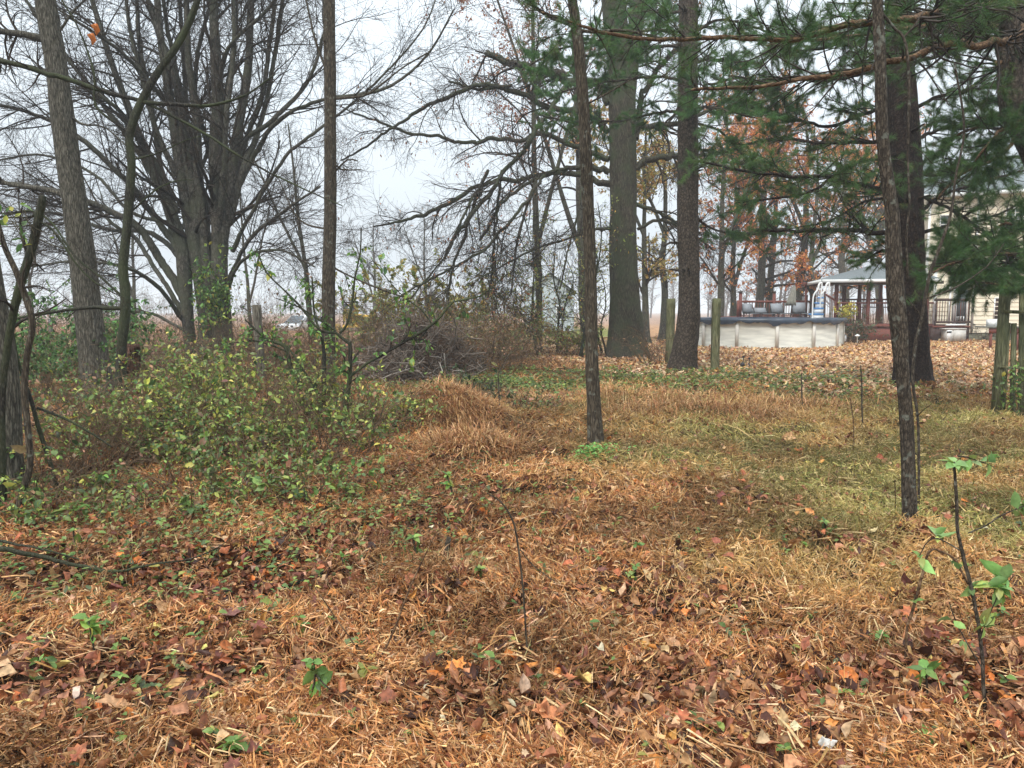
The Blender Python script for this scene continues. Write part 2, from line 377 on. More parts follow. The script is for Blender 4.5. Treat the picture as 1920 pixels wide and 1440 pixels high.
M['branch_orange'] = m_bark('bark_orange_branch', (.03, .017, .01), (.12, .068, .036), (.23, .145, .08), (14, 20, 20), bump=.5)
M['stump'] = m_bark('stump_wood', (.025, .012, .008), (.10, .048, .03), (.2, .10, .065), (25, 25, 3), bump=.9)

# ------------------------------------------------------------------ ground
def yardmask(x, y):       # open leafy lawn on the right
    edge = 17.2 - .35 * x + (fbm(x, y, .5, 12) - .5) * 3
    edge = np.where(x < 3.5, edge + (3.5 - x) * 3.2, edge)
    return sstep(-1.2, 1.2, y - edge)
def olivemask(x, y):
    return np.clip(sstep(0.2, 2.4, x + (fbm(x, y, .6, 20) - .5) * 3 + .12 * (y - 6)) * sstep(3.2, 5.2, y) * (1 - sstep(12.5, 15, y)), 0, 1)
gx = np.sinh(np.linspace(-1, 1, 520) * 6.4) / math.sinh(6.4) * 1500
gy = np.concatenate([np.linspace(-40, 1.4, 25)[:-1], 1.4 + np.sinh(np.linspace(0, 1, 420) * 6.2) / math.sinh(6.2) * 1560])
X, Y = np.meshgrid(gx, gy); Z = height(X, Y)
d = np.hypot(X, Y)
soil = np.array([.045, .025, .014]); yard = np.array([.36, .22, .12]); field = np.array([.30, .205, .15]); oliv = np.array([.10, .085, .035]); lawn = np.array([.17, .19, .05])
ym = yardmask(X, Y)[..., None]; om = olivemask(X, Y)[..., None]
col = soil * (1 - om) + oliv * om; col = col * (1 - ym) + yard * ym
fm = (sstep(24, 30, Y) * (1 - sstep(-1.5, 1.0, X - .0 * Y)))[..., None]; col = col * (1 - fm) + field * fm
lm = (sstep(31, 34, Y) * (1 - sstep(60, 90, Y)) * sstep(-6, -2, X) * (1 - sstep(4.5, 6, X - .12 * (Y - 34))))[..., None]; col = col * (1 - lm) + lawn * lm
fr = sstep(70, 110, Y)[..., None]; col = col * (1 - fr) + field * fr
ny, nx = X.shape; ii = np.arange(ny * nx).reshape(ny, nx)
q = np.stack([ii[:-1, :-1], ii[:-1, 1:], ii[1:, 1:], ii[1:, :-1]], -1).reshape(-1, 4)
m, n, l, b = newmat('ground_litter')
at = n.new('ShaderNodeAttribute'); at.attribute_name = 'col'; tcn = n.new('ShaderNodeTexCoord')
vo = n.new('ShaderNodeTexVoronoi'); vo.inputs['Scale'].default_value = 11; vo.inputs['Randomness'].default_value = 1; l.new(tcn.outputs['Object'], vo.inputs[0])
rp = ramp(n, [(.0, (.45, .38, .32)), (.35, (.95, .9, .85)), (.6, (1.0, .75, .5)), (.85, (1.6, 1.55, 1.5)), (1, (.3, .25, .22))]); hsv = n.new('ShaderNodeSeparateColor'); l.new(vo.outputs['Color'], hsv.inputs[0]); l.new(hsv.outputs[0], rp.inputs[0])
mm = n.new('ShaderNodeMix'); mm.data_type = 'RGBA'; mm.blend_type = 'MULTIPLY'; mm.inputs[0].default_value = .85; l.new(at.outputs['Color'], mm.inputs[6]); l.new(rp.outputs[0], mm.inputs[7])
no = n.new('ShaderNodeTexNoise'); no.inputs['Scale'].default_value = .9; no.inputs['Detail'].default_value = 8; l.new(tcn.outputs['Object'], no.inputs[0])
mr_ = n.new('ShaderNodeMapRange'); mr_.inputs[1].default_value = .3; mr_.inputs[2].default_value = .7; mr_.inputs[3].default_value = .65; mr_.inputs[4].default_value = 1.3; l.new(no.outputs[0], mr_.inputs[0])
m2 = n.new('ShaderNodeMix'); m2.data_type = 'RGBA'; m2.blend_type = 'MULTIPLY'; m2.inputs[0].default_value = 1; l.new(mm.outputs[2], m2.inputs[6]); l.new(mr_.outputs[0], m2.inputs[7]); l.new(m2.outputs[2], b.inputs['Base Color'])
b.inputs['Roughness'].default_value = .9; b.inputs['Specular IOR Level'].default_value = .15
bp = n.new('ShaderNodeBump'); bp.inputs['Strength'].default_value = .7; bp.inputs['Distance'].default_value = .03; l.new(vo.outputs['Distance'], bp.inputs['Height']); l.new(bp.outputs[0], b.inputs['Normal'])
a = Acc(); a.add(np.stack([X, Y, Z], -1).reshape(-1, 3), q, None, col.reshape(-1, 3)); g = a.build('ground', m, smooth=True); tag(g, 'leaf strewn uneven ground under the trees', 'ground', kind='structure')
# haze -------------------------------------------------------------
m, n, l, b = newmat('haze_air'); n.remove(b); pv = n.new('ShaderNodeVolumePrincipled'); pv.inputs['Color'].default_value = (.88, .95, 1.0, 1); pv.inputs['Density'].default_value = .0014; pv.inputs['Anisotropy'].default_value = 0.0
l.new(pv.outputs[0], n['Material Output'].inputs['Volume'])
a = Acc(); a.add(boxv((-1600, -60, -1.5), (1600, 1700, 26)), BOXQ); hz = a.build('haze', m); tag(hz, 'thin grey mist hanging over the whole place', 'haze', kind='stuff')

# ------------------------------------------------------------------ ground scatter
def spread(N_, d0, d1, half=.95):
    u = rng.random(N_); dd = d0 * (d1 / d0) ** u; x = (dd * half * .8 + 1.7) * rng.uniform(-1, 1, N_); return x, dd
LC = [(.13, .045, .024), (.26, .105, .05), (.33, .165, .075), (.46, .29, .16), (.05, .02, .013), (.5, .17, .045), (.26, .10, .05), (.55, .38, .12)]
a = Acc()
for px_, py_, rr_ in ((1120, 852, .13), (1705, 1010, .10), (1712, 726, .5), (1280, 698, .4), (1178, 670, .75), (186, 800, .35), (15, 985, .25), (616, 790, .2)):
    g_ = GP(px_, py_); n_ = 500; an = rng.uniform(0, 2 * PI, n_); q_ = rr_ * (.75 + rng.exponential(.5, n_)); x = g_[0] + np.cos(an) * q_; y = g_[1] + np.sin(an) * q_
    dr = np.stack([np.cos(an + 1.4), np.sin(an + 1.4), 0 * an], -1) + rng.normal(0, .5, (n_, 3)); up = rng.normal(0, .5, (n_, 3)); up[:, 2] += 1
    scatter(a, LITTER, np.stack([x, y, height(x, y) + rng.uniform(.01, .10, n_) * np.exp(-(q_ / rr_ - .75))], -1), frames(dr, up), rng.uniform(.035, .08, n_) * (1 + .02 * g_[1]), pal(LC, [5, 5, 4, 2.0, 3, 1.1, 4, .4], n_))
x, y = spread(120000, 1.6, 17)
mfld = patch(x, y)
keep = rng.random(len(x)) < (.5 + .8 * mfld) * (1 - .6 * olivemask(x, y)); x = x[keep]; y = y[keep]
K = len(x); p = np.stack([x, y, height(x, y) + rng.uniform(0.0, .05, K)], -1)
dr = rng.normal(0, 1, (K, 3)); dr[:, 2] *= .35; up = rng.normal(0, .45, (K, 3)); up[:, 2] += 1
s = rng.uniform(.03, .085, K) * (1 + .02 * y); scatter(a, LITTER + LOBED[:1], p, frames(dr, up), s, pal(LC, [5, 5, 4, 2.0, 3, 1.1, 4, .4], K))
# larger leaves on top
x, y = spread(2300, 1.7, 13, .9); K = len(x); p = np.stack([x, y, height(x, y) + rng.uniform(.04, .12, K)], -1); dr = rng.normal(0, 1, (K, 3)); dr[:, 2] *= .4; up = rng.normal(0, .5, (K, 3)); up[:, 2] += 1; up[:, 1] -= .3
scatter(a, LITTER + LOBED[:2], p, frames(dr, up), rng.uniform(.035, .085, K), pal([(.36, .12, .05), (.40, .20, .10), (.44, .28, .16), (.28, .10, .05), (.17, .065, .045), (.5, .22, .06), (.5, .42, .28)], [4, 4, 2, 4, 4, .8, .5], K))
o = a.build('fallen_leaves', M['litter']); tag(o, 'brown and russet fallen leaves lying among the dead grass', 'fallen leaves', kind='stuff')
# yard leaves
a = Acc(); K = 90000; x = rng.uniform(-2, 24, K); u = rng.random(K); y = 13 * (46 / 13) ** u; x = x * y / 34 * 1.25
k = rng.random(K) < yardmask(x, y); x = x[k]; y = y[k]; K = len(x)
p = np.stack([x, y, height(x, y) + rng.uniform(0, .05, K)], -1); dr = rng.normal(0, 1, (K, 3)); dr[:, 2] *= .3; up = rng.normal(0, .5, (K, 3)); up[:, 2] += 1
YC = [(.60, .40, .24), (.62, .43, .25), (.50, .26, .11), (.32, .16, .08), (.66, .40, .13), (.17, .08, .045), (.64, .49, .31)]
scatter(a, LITTER[:8] + LOBED[:2], p, frames(dr, up), rng.uniform(.07, .14, K) * (1 + .008 * y), pal(YC, [5, 5, 4, 3, 1.6, 2, 2.5], K, .2))
o = a.build('lawn_leaves', M['litter']); tag(o, 'pale tan fallen leaves carpeting the lawn in front of the pool', 'fallen leaves', kind='stuff')
# dead grass
a = Acc(); x, y = spread(780000, 1.6, 24)
mf = fbm(x, y, .8, 40) + .35 * np.exp(-((x + .5) / 1.5) ** 2 - ((y - 7.2) / 1.3) ** 2); cush = sstep(.38, .66, mf + .25 * olivemask(x, y) + .08)
litter_gap = patch(x, y)
k = (rng.random(len(x)) < (.10 + .78 * cush) * (1 - .68 * litter_gap)) & (rng.random(len(x)) > yardmask(x, y) * 1.0)
x = x[k]; y = y[k]; cush = cush[k]; K = len(x)
clump = fbm(x, y, 5, 50, 2)
hh = height(x, y) + rng.random(K) ** 1.2 * (.015 + .24 * cush * np.clip(clump - .18, 0, 1)) * (1 + .25 * sstep(9, 14, y))
p = np.stack([x, y, hh], -1)
gd = np.stack([fbm(x, y, 3, 61) - .5, fbm(x, y, 3, 62) - .5, 0 * x], -1) * 5
dr = rng.normal(0, 1, (K, 3)) + gd; dr[:, 2] = np.abs(dr[:, 2]) * .8 + .1
ol = olivemask(x, y)[:, None] * (.35 + .65 * sstep(.35, .65, fbm(x, y, 1.2, 70)))[:, None]
c1 = pal([(.53, .255, .095), (.42, .18, .062), (.63, .37, .17), (.20, .08, .03), (.70, .48, .27)], [5, 4, 3.4, 3, 1.5], K, .15)
c2 = pal([(.33, .28, .085), (.44, .36, .13), (.20, .21, .06), (.54, .43, .19)], [4, 4, 3, 2], K, .15)
blade_tone = .5 + .62 * sstep(.36, .62, fbm(x, y, 1.1, 90, 3))[:, None] * (.8 + .4 * sstep(.3, .7, clump))[:, None]  # blades darker in broad noise patches and where the clump noise is low
cc = (c1 * (1 - ol) + c2 * ol) * np.clip(blade_tone, .45, 1.15)
scatter(a, BLADE, p, frames(dr), rng.uniform(.016, .05, K) * (1 + .10 * y) * (1 + .4 * cush), cc)
# matted flat thatch
xt, yt = spread(85000, 1.6, 20); kt = (rng.random(len(xt)) > yardmask(xt, yt)) & (rng.random(len(xt)) > patch(xt, yt) * .9); xt = xt[kt]; yt = yt[kt]; Kt = len(xt)
pt_ = np.stack([xt, yt, height(xt, yt) + rng.uniform(.01, .09, Kt)], -1); dt_ = np.stack([fbm(xt, yt, 2.2, 63) - .5, fbm(xt, yt, 2.2, 64) - .5, 0 * xt], -1) * 9 + rng.normal(0, .8, (Kt, 3)); dt_[:, 2] = rng.normal(0, .12, Kt)
ot = olivemask(xt, yt)[:, None] * .7
scatter(a, THIN[:4], pt_, frames(dt_, np.array([[0, 0, 1.]]) + rng.normal(0, .5, (Kt, 3))), rng.lognormal(-2.35, .45, Kt) * (1 + .04 * yt), pal([(.58, .33, .15), (.42, .20, .08), (.70, .48, .26), (.24, .11, .05)], [4, 4, 2, 2], Kt) * (1 - ot) + pal([(.42, .36, .14), (.5, .42, .2)], [1, 1], Kt) * ot)
# long arching stems
x, y = spread(15000, 1.9, 24); k = (rng.random(len(x)) > yardmask(x, y)) & (fbm(x, y, .8, 40) > .5); x = x[k]; y = y[k]; K = len(x)
p = np.stack([x, y, height(x, y) + .01], -1); dr = rng.normal(0, 1, (K, 3)); dr[:, 2] = np.abs(dr[:, 2]) + .9
scatter(a, THIN, p, frames(dr, np.array([[0, 0, 1.]]) + 0 * dr), rng.uniform(.05, .16, K) * (1 + .06 * y), pal([(.46, .26, .12), (.36, .18, .075), (.56, .42, .23)], [3, 3, 2], K))
# mound skirts of combed grass
for (mx_, my_, sx, sy, n_) in ((-.9, 10.1, .8, .75, 9000), (-.45, 8.2, .6, .5, 4200), (-.35, 4.2, .4, .32, 500), (2.8, 10.7, 1.8, .8, 7000), (2.2, 13.3, 2.6, .9, 9000), (-.2, 12.8, 1.4, .7, 4000), (4.6, 12.2, 1.5, .8, 4500)):
    r_ = np.sqrt(rng.random(n_)) ; an = rng.uniform(0, 2 * PI, n_); x = mx_ + np.cos(an) * r_ * sx; y = my_ + np.sin(an) * r_ * sy
    p = np.stack([x, y, height(x, y) + .10 * (1 - r_ ** 2) + rng.uniform(-.02, .05, n_)], -1)
    dr = np.stack([np.cos(an), np.sin(an), .4 + 0 * an], -1) + rng.normal(0, .8, (n_, 3))
    cl_ = pal([(.50, .29, .13), (.40, .2, .085), (.60, .40, .2), (.24, .11, .05)], [4, 4, 2, 1.5], n_)
    scatter(a, THIN + BLADE[:3], p, frames(dr, np.array([[0, 0, 1.]]) + 0 * dr), rng.uniform(.07, .26, n_) * (.4 if mx_ == -.35 else 1), cl_)
o = a.build('dead_grass', M['grass']); tag(o, 'matted tan and orange dead grass covering the clearing', 'dead grass', kind='stuff')
# small green ground cover
a = Acc()
GC = [(.12, .18, .045), (.16, .23, .055), (.22, .28, .06), (.09, .12, .045), (.3, .29, .06)]
BX_ = 0
def rosettes(cx, cy, n_, sx, sy, size, hgt, cols=GC, wt=(4, 4, 2, 3, .7)):
    x = rng.normal(cx, sx, n_); y = rng.normal(cy, sy, n_); h0 = height(x, y)
    for j in range(5):
        an = rng.uniform(0, 2 * PI, n_); dr = np.stack([np.cos(an), np.sin(an), rng.uniform(-.1, .6, n_)], -1)
        zz = rng.uniform(.02, hgt, n_)
        scatter(a, OVAL, np.stack([x, y, h0 + zz], -1), frames(dr, np.array([[0, 0, 1.]]) + rng.normal(0, .3, (n_, 3))), rng.uniform(.6, 1.2, n_) * size, pal(cols, wt, n_))
rosettes(3.2, 17.2, 1700, 3.0, 1.5, .085, .16)
rosettes(.8, 15.5, 900, 1.8, 1.2, .08, .16)
rosettes(6.0, 14.5, 500, 2.0, 1.4, .07, .12)
rosettes(-1.9, 6.5, 240, 1.6, 1.6, .055, .12); rosettes(-1.2, 3.6, 90, .9, .8, .04, .09); rosettes(.6, 5.5, 60, 1.4, 2, .045, .08); rosettes(2.2, 5, 110, 1.5, 2, .045, .1); rosettes(2.1, 2.9, 60, .8, .6, .035, .08)
rosettes(-2.4, 4.2, 160, .8, .8, .045, .12); rosettes(-2.6, 5.6, 500, 1.3, .7, .045, .16); rosettes(-1.0, 6.0, 160, .8, .8, .045, .14)
o = a.build('green_groundcover', M['leaf']); tag(o, 'low green leafy ground cover between the dead grass and the lawn', 'ground cover', kind='stuff')
# ------------------------------------------------------------------ trees
def cp(pts, Y):
    o = []
    for p in pts:
        yy = Y + (p[3] if len(p) > 3 else 0); w_ = WY(p[0], p[1], yy); o.append([*w_, max(p[2] / 2 * yy / F, .002)])
    return np.array(o)
TW = np.array([.040, .030, .022])
def put_lines(acc, P, R, sides=3, c=TW, jit=.25):
    v, q = tubes(P, R, sides); n_, K, _ = np.asarray(P).shape
    cc = np.clip(np.asarray(c)[None] * (1 + rng.normal(0, jit, (n_, 1))), .006, .9); acc.add(v, q, None, np.repeat(cc, K * sides, 0))
def leaves_on(acc, P, n_, size, cols, wts, T=LEAF, droop=.5, jit=.2, off=.02, tmin=.3, along=.3, vary=False):
    Nn, K, _ = P.shape; i = rng.integers(0, Nn, n_); t = rng.uniform(tmin, 1, n_) * (K - 1); k = np.minimum(t.astype(int), K - 2); a_ = (t - k)[:, None]
    p = P[i, k] * (1 - a_) + P[i, k + 1] * a_; tan = norm(P[i, k + 1] - P[i, k])
    dr = rng.normal(0, 1, (n_, 3)) + tan * along; dr[:, 2] -= droop; up = rng.normal(0, .6, (n_, 3)); up[:, 2] += 1
    scatter(acc, T, p + rng.normal(0, off, (n_, 3)), frames(dr, up), (rng.lognormal(-.12, .38, n_) if vary else rng.uniform(.6, 1.25, n_)) * size, pal(cols, wts, n_, jit))
def tree(name, label, cat, Y, trunk, limbs, bark, levels, group=None, sides=20, rough=.07, flare=0, tw=TW, step=.1, grow_trunk=None, leaves=None, limb_sides=9, extra=None, foot=None, limbname='limb', wob=.0, limbwob=.25, crown=True, furrow=9, splitlimbs=True):
    tr = [cp(t, Y) for t in (trunk if isinstance(trunk[0], list) else [trunk])]
    b = tr[0][-1] if tr[0][-1][2] < tr[0][0][2] else tr[0][0]
    z = float(height(b[0], b[1])); root = empty(name, (b[0], b[1], z), label, cat, group)
    A = Acc(); lines = []
    for i, t in enumerate(tr):
        if t[0][2] > t[-1][2]: t = t[::-1]
        if i == 0: t = np.vstack([[t[0][0], t[0][1], z - .15, t[0][3] * 1.05], t[1:] if t[0][2] < z + .1 else t])
        v, q, tt, P, R = trunk_geo(t, step, sides, rough, wob, flare=flare if i == 0 else 0, furrow=furrow); A.add(v, q, tt); lines.append((P, R))
    A.build('trunk', bark, root, smooth=True)
    ll = []
    B = Acc()
    for t in limbs:
        t = cp(t, Y)
        v, q, tt, P, R = trunk_geo(t, .12, limb_sides, .08, limbwob); ll.append((P, R))
        if splitlimbs:
            B = Acc(); B.add(v, q, tt); B.build(limbname, bark, root, smooth=True)
        else: B.add(v, q, tt)
    allP = []
    src = ll + (lines if grow_trunk else [])
    if src and levels:
        P, R = to_lines(src, 14); C = Acc(); PP = []
        for kw in levels:
            kw = dict(kw); sd = kw.pop('sides', 3); keep_ = kw.pop('both', False)
            P2, R2 = grow(P, R, **kw); put_lines(C, P2, R2, sd, tw); PP.append(P2); P, R = P2, R2
        if crown: C.build('crown', M['twig'], root)
        allP = PP
    if leaves and allP:
        C = Acc()
        for lv in leaves:
            lv = dict(lv); leaves_on(C, allP[lv.pop('level', -1)], **lv)
        C.build('foliage', M['leaf'], root)
    return root, allP, ll
# --- tall leaning grey trunk, left
tree('tall_tree', 'tall grey ridged trunk leaning left beside the thicket', 'tree', 12,
     [(70, -160, 32), (85, 0, 34), (103, 110, 35), (128, 300, 40), (150, 450, 43), (167, 600, 46), (178, 690, 49), (186, 790, 56)],
     [[(105, 78, 13), (60, 66, 12), (0, 56, 10), (-80, 60, 8)], [(140, 372, 10), (118, 366, 10), (60, 354, 9), (0, 340, 8), (-90, 300, 7)],
      [(115, 190, 5), (150, 230, 4), (200, 240, 3), (260, 300, 2)], [(110, 60, 5), (140, 20, 4), (190, -30, 3)], [(150, 470, 4), (100, 460, 3), (60, 440, 2)]],
     M['bark_grey'], [dict(n=12, ln=(.3, 1.3), ang=(30, 75), wob=.3, rmin=.004, rf=.5), dict(n=7, ln=(.2, .6), ang=(30, 70), wob=.35, rmin=.0028)], sides=72, rough=.05, flare=.45, step=.04, furrow=24)
# --- slender crooked sapling
tree('slender_sapling', 'slender dark mossy sapling forking into a long diagonal branch', 'tree', 10.2,
     [(400, -120, 9), (370, 0, 11), (340, 72, 12), (300, 130, 12), (266, 188, 13), (243, 250, 14), (246, 310, 15), (241, 400, 16), (232, 500, 17), (236, 560, 19), (234, 600, 18), (228, 650, 18), (226, 720, 22), (224, 780, 26)],
     [[(268, 188, 7), (210, 178, 8), (130, 152, 9), (60, 130, 9), (-20, 112, 9)], [(268, 190, 7), (330, 195, 7), (400, 197, 6), (460, 180, 4), (515, 140, 2)],
      [(270, 190, 6), (330, 222, 5), (400, 262, 5), (470, 305, 4), (560, 350, 3), (640, 385, 2)], [(236, 577, 8), (180, 577, 7), (120, 583, 6), (60, 592, 5), (-20, 604, 4)],
      [(243, 400, 4), (300, 352, 3), (340, 338, 2), (360, 338, 2)], [(246, 300, 4), (290, 290, 3), (350, 262, 2), (380, 255, 1.5)], [(236, 560, 5), (190, 520, 4), (140, 480, 4), (100, 420, 4), (60, 395, 4), (0, 408, 4)],
      [(243, 250, 5), (180, 200, 4), (178, 140, 4), (150, 60, 3), (110, -10, 3)]],
     M['bark_dark'], [dict(n=9, ln=(.15, .8), ang=(35, 75), wob=.3, rmin=.003, rf=.5), dict(n=4, ln=(.1, .35), ang=(30, 70), wob=.3, rmin=.002)], sides=14, rough=.09, step=.05, flare=.2, wob=.02)
# --- great multi-stemmed tree
S = []
ms = [[(398, 690, 31), (385, 600, 21), (372, 500, 26), (352, 400, 21), (335, 300, 18), (318, 180, 15), (300, 60, 12), (290, -90, 10)],
      [(415, 690, 31), (412, 560, 31), (410, 430, 27), (406, 300, 26), (408, 180, 21), (402, 60, 17), (398, -100, 11)],
      [(360, 690, 24), (352, 600, 21), (345, 500, 27), (340, 460, 26), (310, 370, 20), (275, 290, 17), (240, 200, 12), (200, 90, 10), (150, -80, 6)],
      [(375, 690, 21), (380, 600, 17), (368, 480, 20), (365, 380, 18), (345, 260, 15), (330, 160, 12), (290, 40, 10), (250, -90, 6)],
      [(430, 690, 24), (425, 600, 18), (415, 480, 23), (430, 360, 20), (445, 250, 17), (465, 130, 14), (470, 20, 12), (480, -100, 10)],
      [(390, 690, 18), (392, 560, 20), (384, 460, 18), (372, 330, 17), (368, 220, 14), (352, 90, 11), (350, -90, 6)]]
lim = [[(345, 560, 16.0), (310, 500, 15.2), (255, 420, 13.6, -.5), (170, 378, 11.2, -1), (70, 352, 8.8, -1.5), (-40, 340, 6.4, -2)],
       [(340, 480, 13.6), (290, 400, 12.0), (230, 330, 10.4, -.5), (140, 250, 8.8, -1), (40, 205, 6.4, -1.4), (-60, 190, 4.8, -2)],
       [(345, 450, 12.8), (300, 350, 12.0), (240, 250, 9.6, .6), (170, 160, 8.0, 1), (90, 60, 6.4, 1), (20, -40, 4.8, 1)],
       [(335, 400, 11.2), (280, 290, 9.6), (215, 200, 8.0, -1), (130, 150, 7.2, -1.4), (0, 110, 4.8, -2)],
       [(330, 330, 11.2), (290, 230, 9.6), (262, 120, 8.0), (240, 20, 6.4), (230, -80, 4.8)],
       [(360, 250, 10.4), (330, 130, 8.8, 1), (310, 20, 7.2, 1), (300, -80, 5.6, 1)],
       [(415, 430, 11.2), (400, 300, 9.6, 1), (375, 170, 8.0, 1), (385, 60, 6.4, 1), (420, -60, 4.8, 1)],
       [(430, 420, 12.8), (455, 330, 11.2), (490, 230, 9.6, .5), (520, 90, 8.0, .8), (545, -60, 6.4, 1)],
       [(440, 360, 10.4), (480, 280, 9.6), (520, 225, 8.0, -.5), (600, 185, 6.4, -1), (690, 172, 5.6, -1.2), (745, 150, 4.8, -1.2), (800, 100, 4.0, -1), (850, 20, 3.2, -1)],
       [(432, 300, 10.4), (462, 255, 9.6), (520, 215, 8.0), (580, 140, 6.4, .5), (610, 30, 5.6, .5), (640, -60, 4.0, .5)],
       [(436, 470, 8.8), (470, 400, 7.2, -.5), (530, 300, 6.4, -1), (590, 250, 5.6, -1), (700, 160, 4.0, -1), (790, 60, 3.2, -1), (830, -40, 2.4)],
       [(425, 540, 8.8), (470, 450, 7.2, -1), (540, 390, 5.6, -1.6), (600, 350, 4.0, -2)], [(420, 560, 8.0), (450, 490, 6.4, -1), (520, 470, 4.8, -1.5), (590, 500, 3.2, -2)],
       [(345, 600, 8.8), (300, 540, 8.0, -1), (230, 500, 6.4, -2), (140, 490, 4.8, -2.5), (60, 500, 3.2, -3)], [(350, 620, 6.4), (290, 590, 5.6, 1), (220, 580, 4.0, 1.5), (150, 560, 3.2, 2)],
       [(350, 500, 10.4), (290, 445, 9.6, 1), (200, 430, 7.2, 2), (100, 400, 4.8, 3), (0, 400, 4.0, 3)], [(372, 330, 7.2), (420, 200, 6.4, 1), (440, 60, 5.6, 1), (450, -60, 4.0, 1)],
       [(405, 180, 8.0), (430, 90, 7.2, -1), (500, 20, 5.6, -1.5), (560, -60, 4.0, -2)], [(310, 190, 7.2), (230, 100, 6.4, -1), (130, 30, 4.8, -2), (40, -20, 3.2, -2)],
       [(352, 520, 12), (318, 400, 11, .5), (290, 250, 10, 1), (262, 100, 8, 1.5), (250, -80, 6, 2)], [(395, 500, 13), (380, 380, 12, 1), (352, 240, 10, 2), (345, 100, 8, 2), (335, -80, 6, 2)], [(422, 500, 12), (436, 380, 11, 1), (462, 260, 10, 2), (500, 120, 8, 3), (520, -60, 6, 3)], [(400, 470, 12), (420, 330, 11, -.5), (425, 200, 10, -1), (438, 60, 8, -1), (440, -80, 6, -1)], [(365, 440, 7.2), (330, 420, 7.2), (250, 400, 6.4), (180, 330, 5.6, 1), (80, 290, 4.0, 1), (0, 300, 3.2, 1)], [(345, 590, 9.6), (300, 520, 8.8), (255, 450, 8.0, 1), (210, 420, 6.4, 1), (120, 330, 4.8, 2)]]
tree('multi_stemmed_tree', 'big grey bare tree fanning into many stems with leafy vine on its base', 'tree', 22, ms, lim, M['bark_multi'],
     [dict(n=17, ln=(1.2, 4.4), ang=(18, 60), K=8, wob=.16, rmin=.007, rf=.36, tr=(.32, 1), bias=(0, 0, -.05), sides=4), dict(n=8, ln=(.6, 2.0), ang=(25, 60), K=6, wob=.22, rmin=.0055, rf=.5),
      dict(n=6, ln=(.25, .9), ang=(25, 65), K=4, wob=.3, rmin=.004, rf=.6)], sides=18, rough=.05, flare=0, step=.15, grow_trunk=True, limbwob=.15)
# --- straight slender trunk
tree('straight_trunk', 'straight slim ridged trunk rising through the frame left of centre', 'tree', 13,
     [(614, -160, 18), (617, 0, 20), (619, 200, 21), (619, 400, 22), (616, 550, 24), (617, 650, 24), (616, 775, 28)],
     [[(622, 185, 5), (650, 182, 5), (690, 176, 4), (750, 130, 3), (800, 100, 3)], [(612, 130, 5), (590, 70, 4), (570, -20, 3)], [(622, 500, 4), (660, 520, 3), (720, 545, 3), (770, 560, 2)], [(612, 430, 4), (560, 410, 3), (520, 330, 2)],
      [(622, 330, 4), (650, 300, 3), (670, 302, 2)], [(622, 300, 4), (640, 318, 3), (675, 318, 2)]],
     M['bark_slim'], [dict(n=7, ln=(.2, 1.0), ang=(30, 75), wob=.3, rmin=.0035, rf=.5), dict(n=6, ln=(.15, .5), ang=(30, 70), wob=.35, rmin=.0025)], sides=60, rough=.06, step=.04, flare=.25, furrow=24)
# --- thin brown tree, centre
tree('thin_tree', 'thin brown trunk with bright green sprouts at its foot', 'tree', 8.5,
     [(1055, -120, 15), (1073, 0, 17), (1086, 100, 20), (1097, 250, 21), (1103, 400, 22), (1107, 520, 22), (1109, 650, 23), (1113, 750, 25), (1120, 856, 30)],
     [[(1074, 50, 6), (1050, 40, 5), (1020, 25, 5), (980, -5, 4)], [(1086, 60, 6), (1130, 62, 6), (1180, 60, 5), (1260, 75, 3)], [(1094, 200, 4), (1130, 180, 3), (1200, 140, 2)]],
     M['bark_slim'], [dict(n=9, ln=(.2, .8), ang=(30, 75), wob=.3, rmin=.0025, rf=.5), dict(n=4, ln=(.1, .4), ang=(30, 70), wob=.35, rmin=.0018)], sides=48, rough=.075, step=.03, flare=.2, furrow=18)
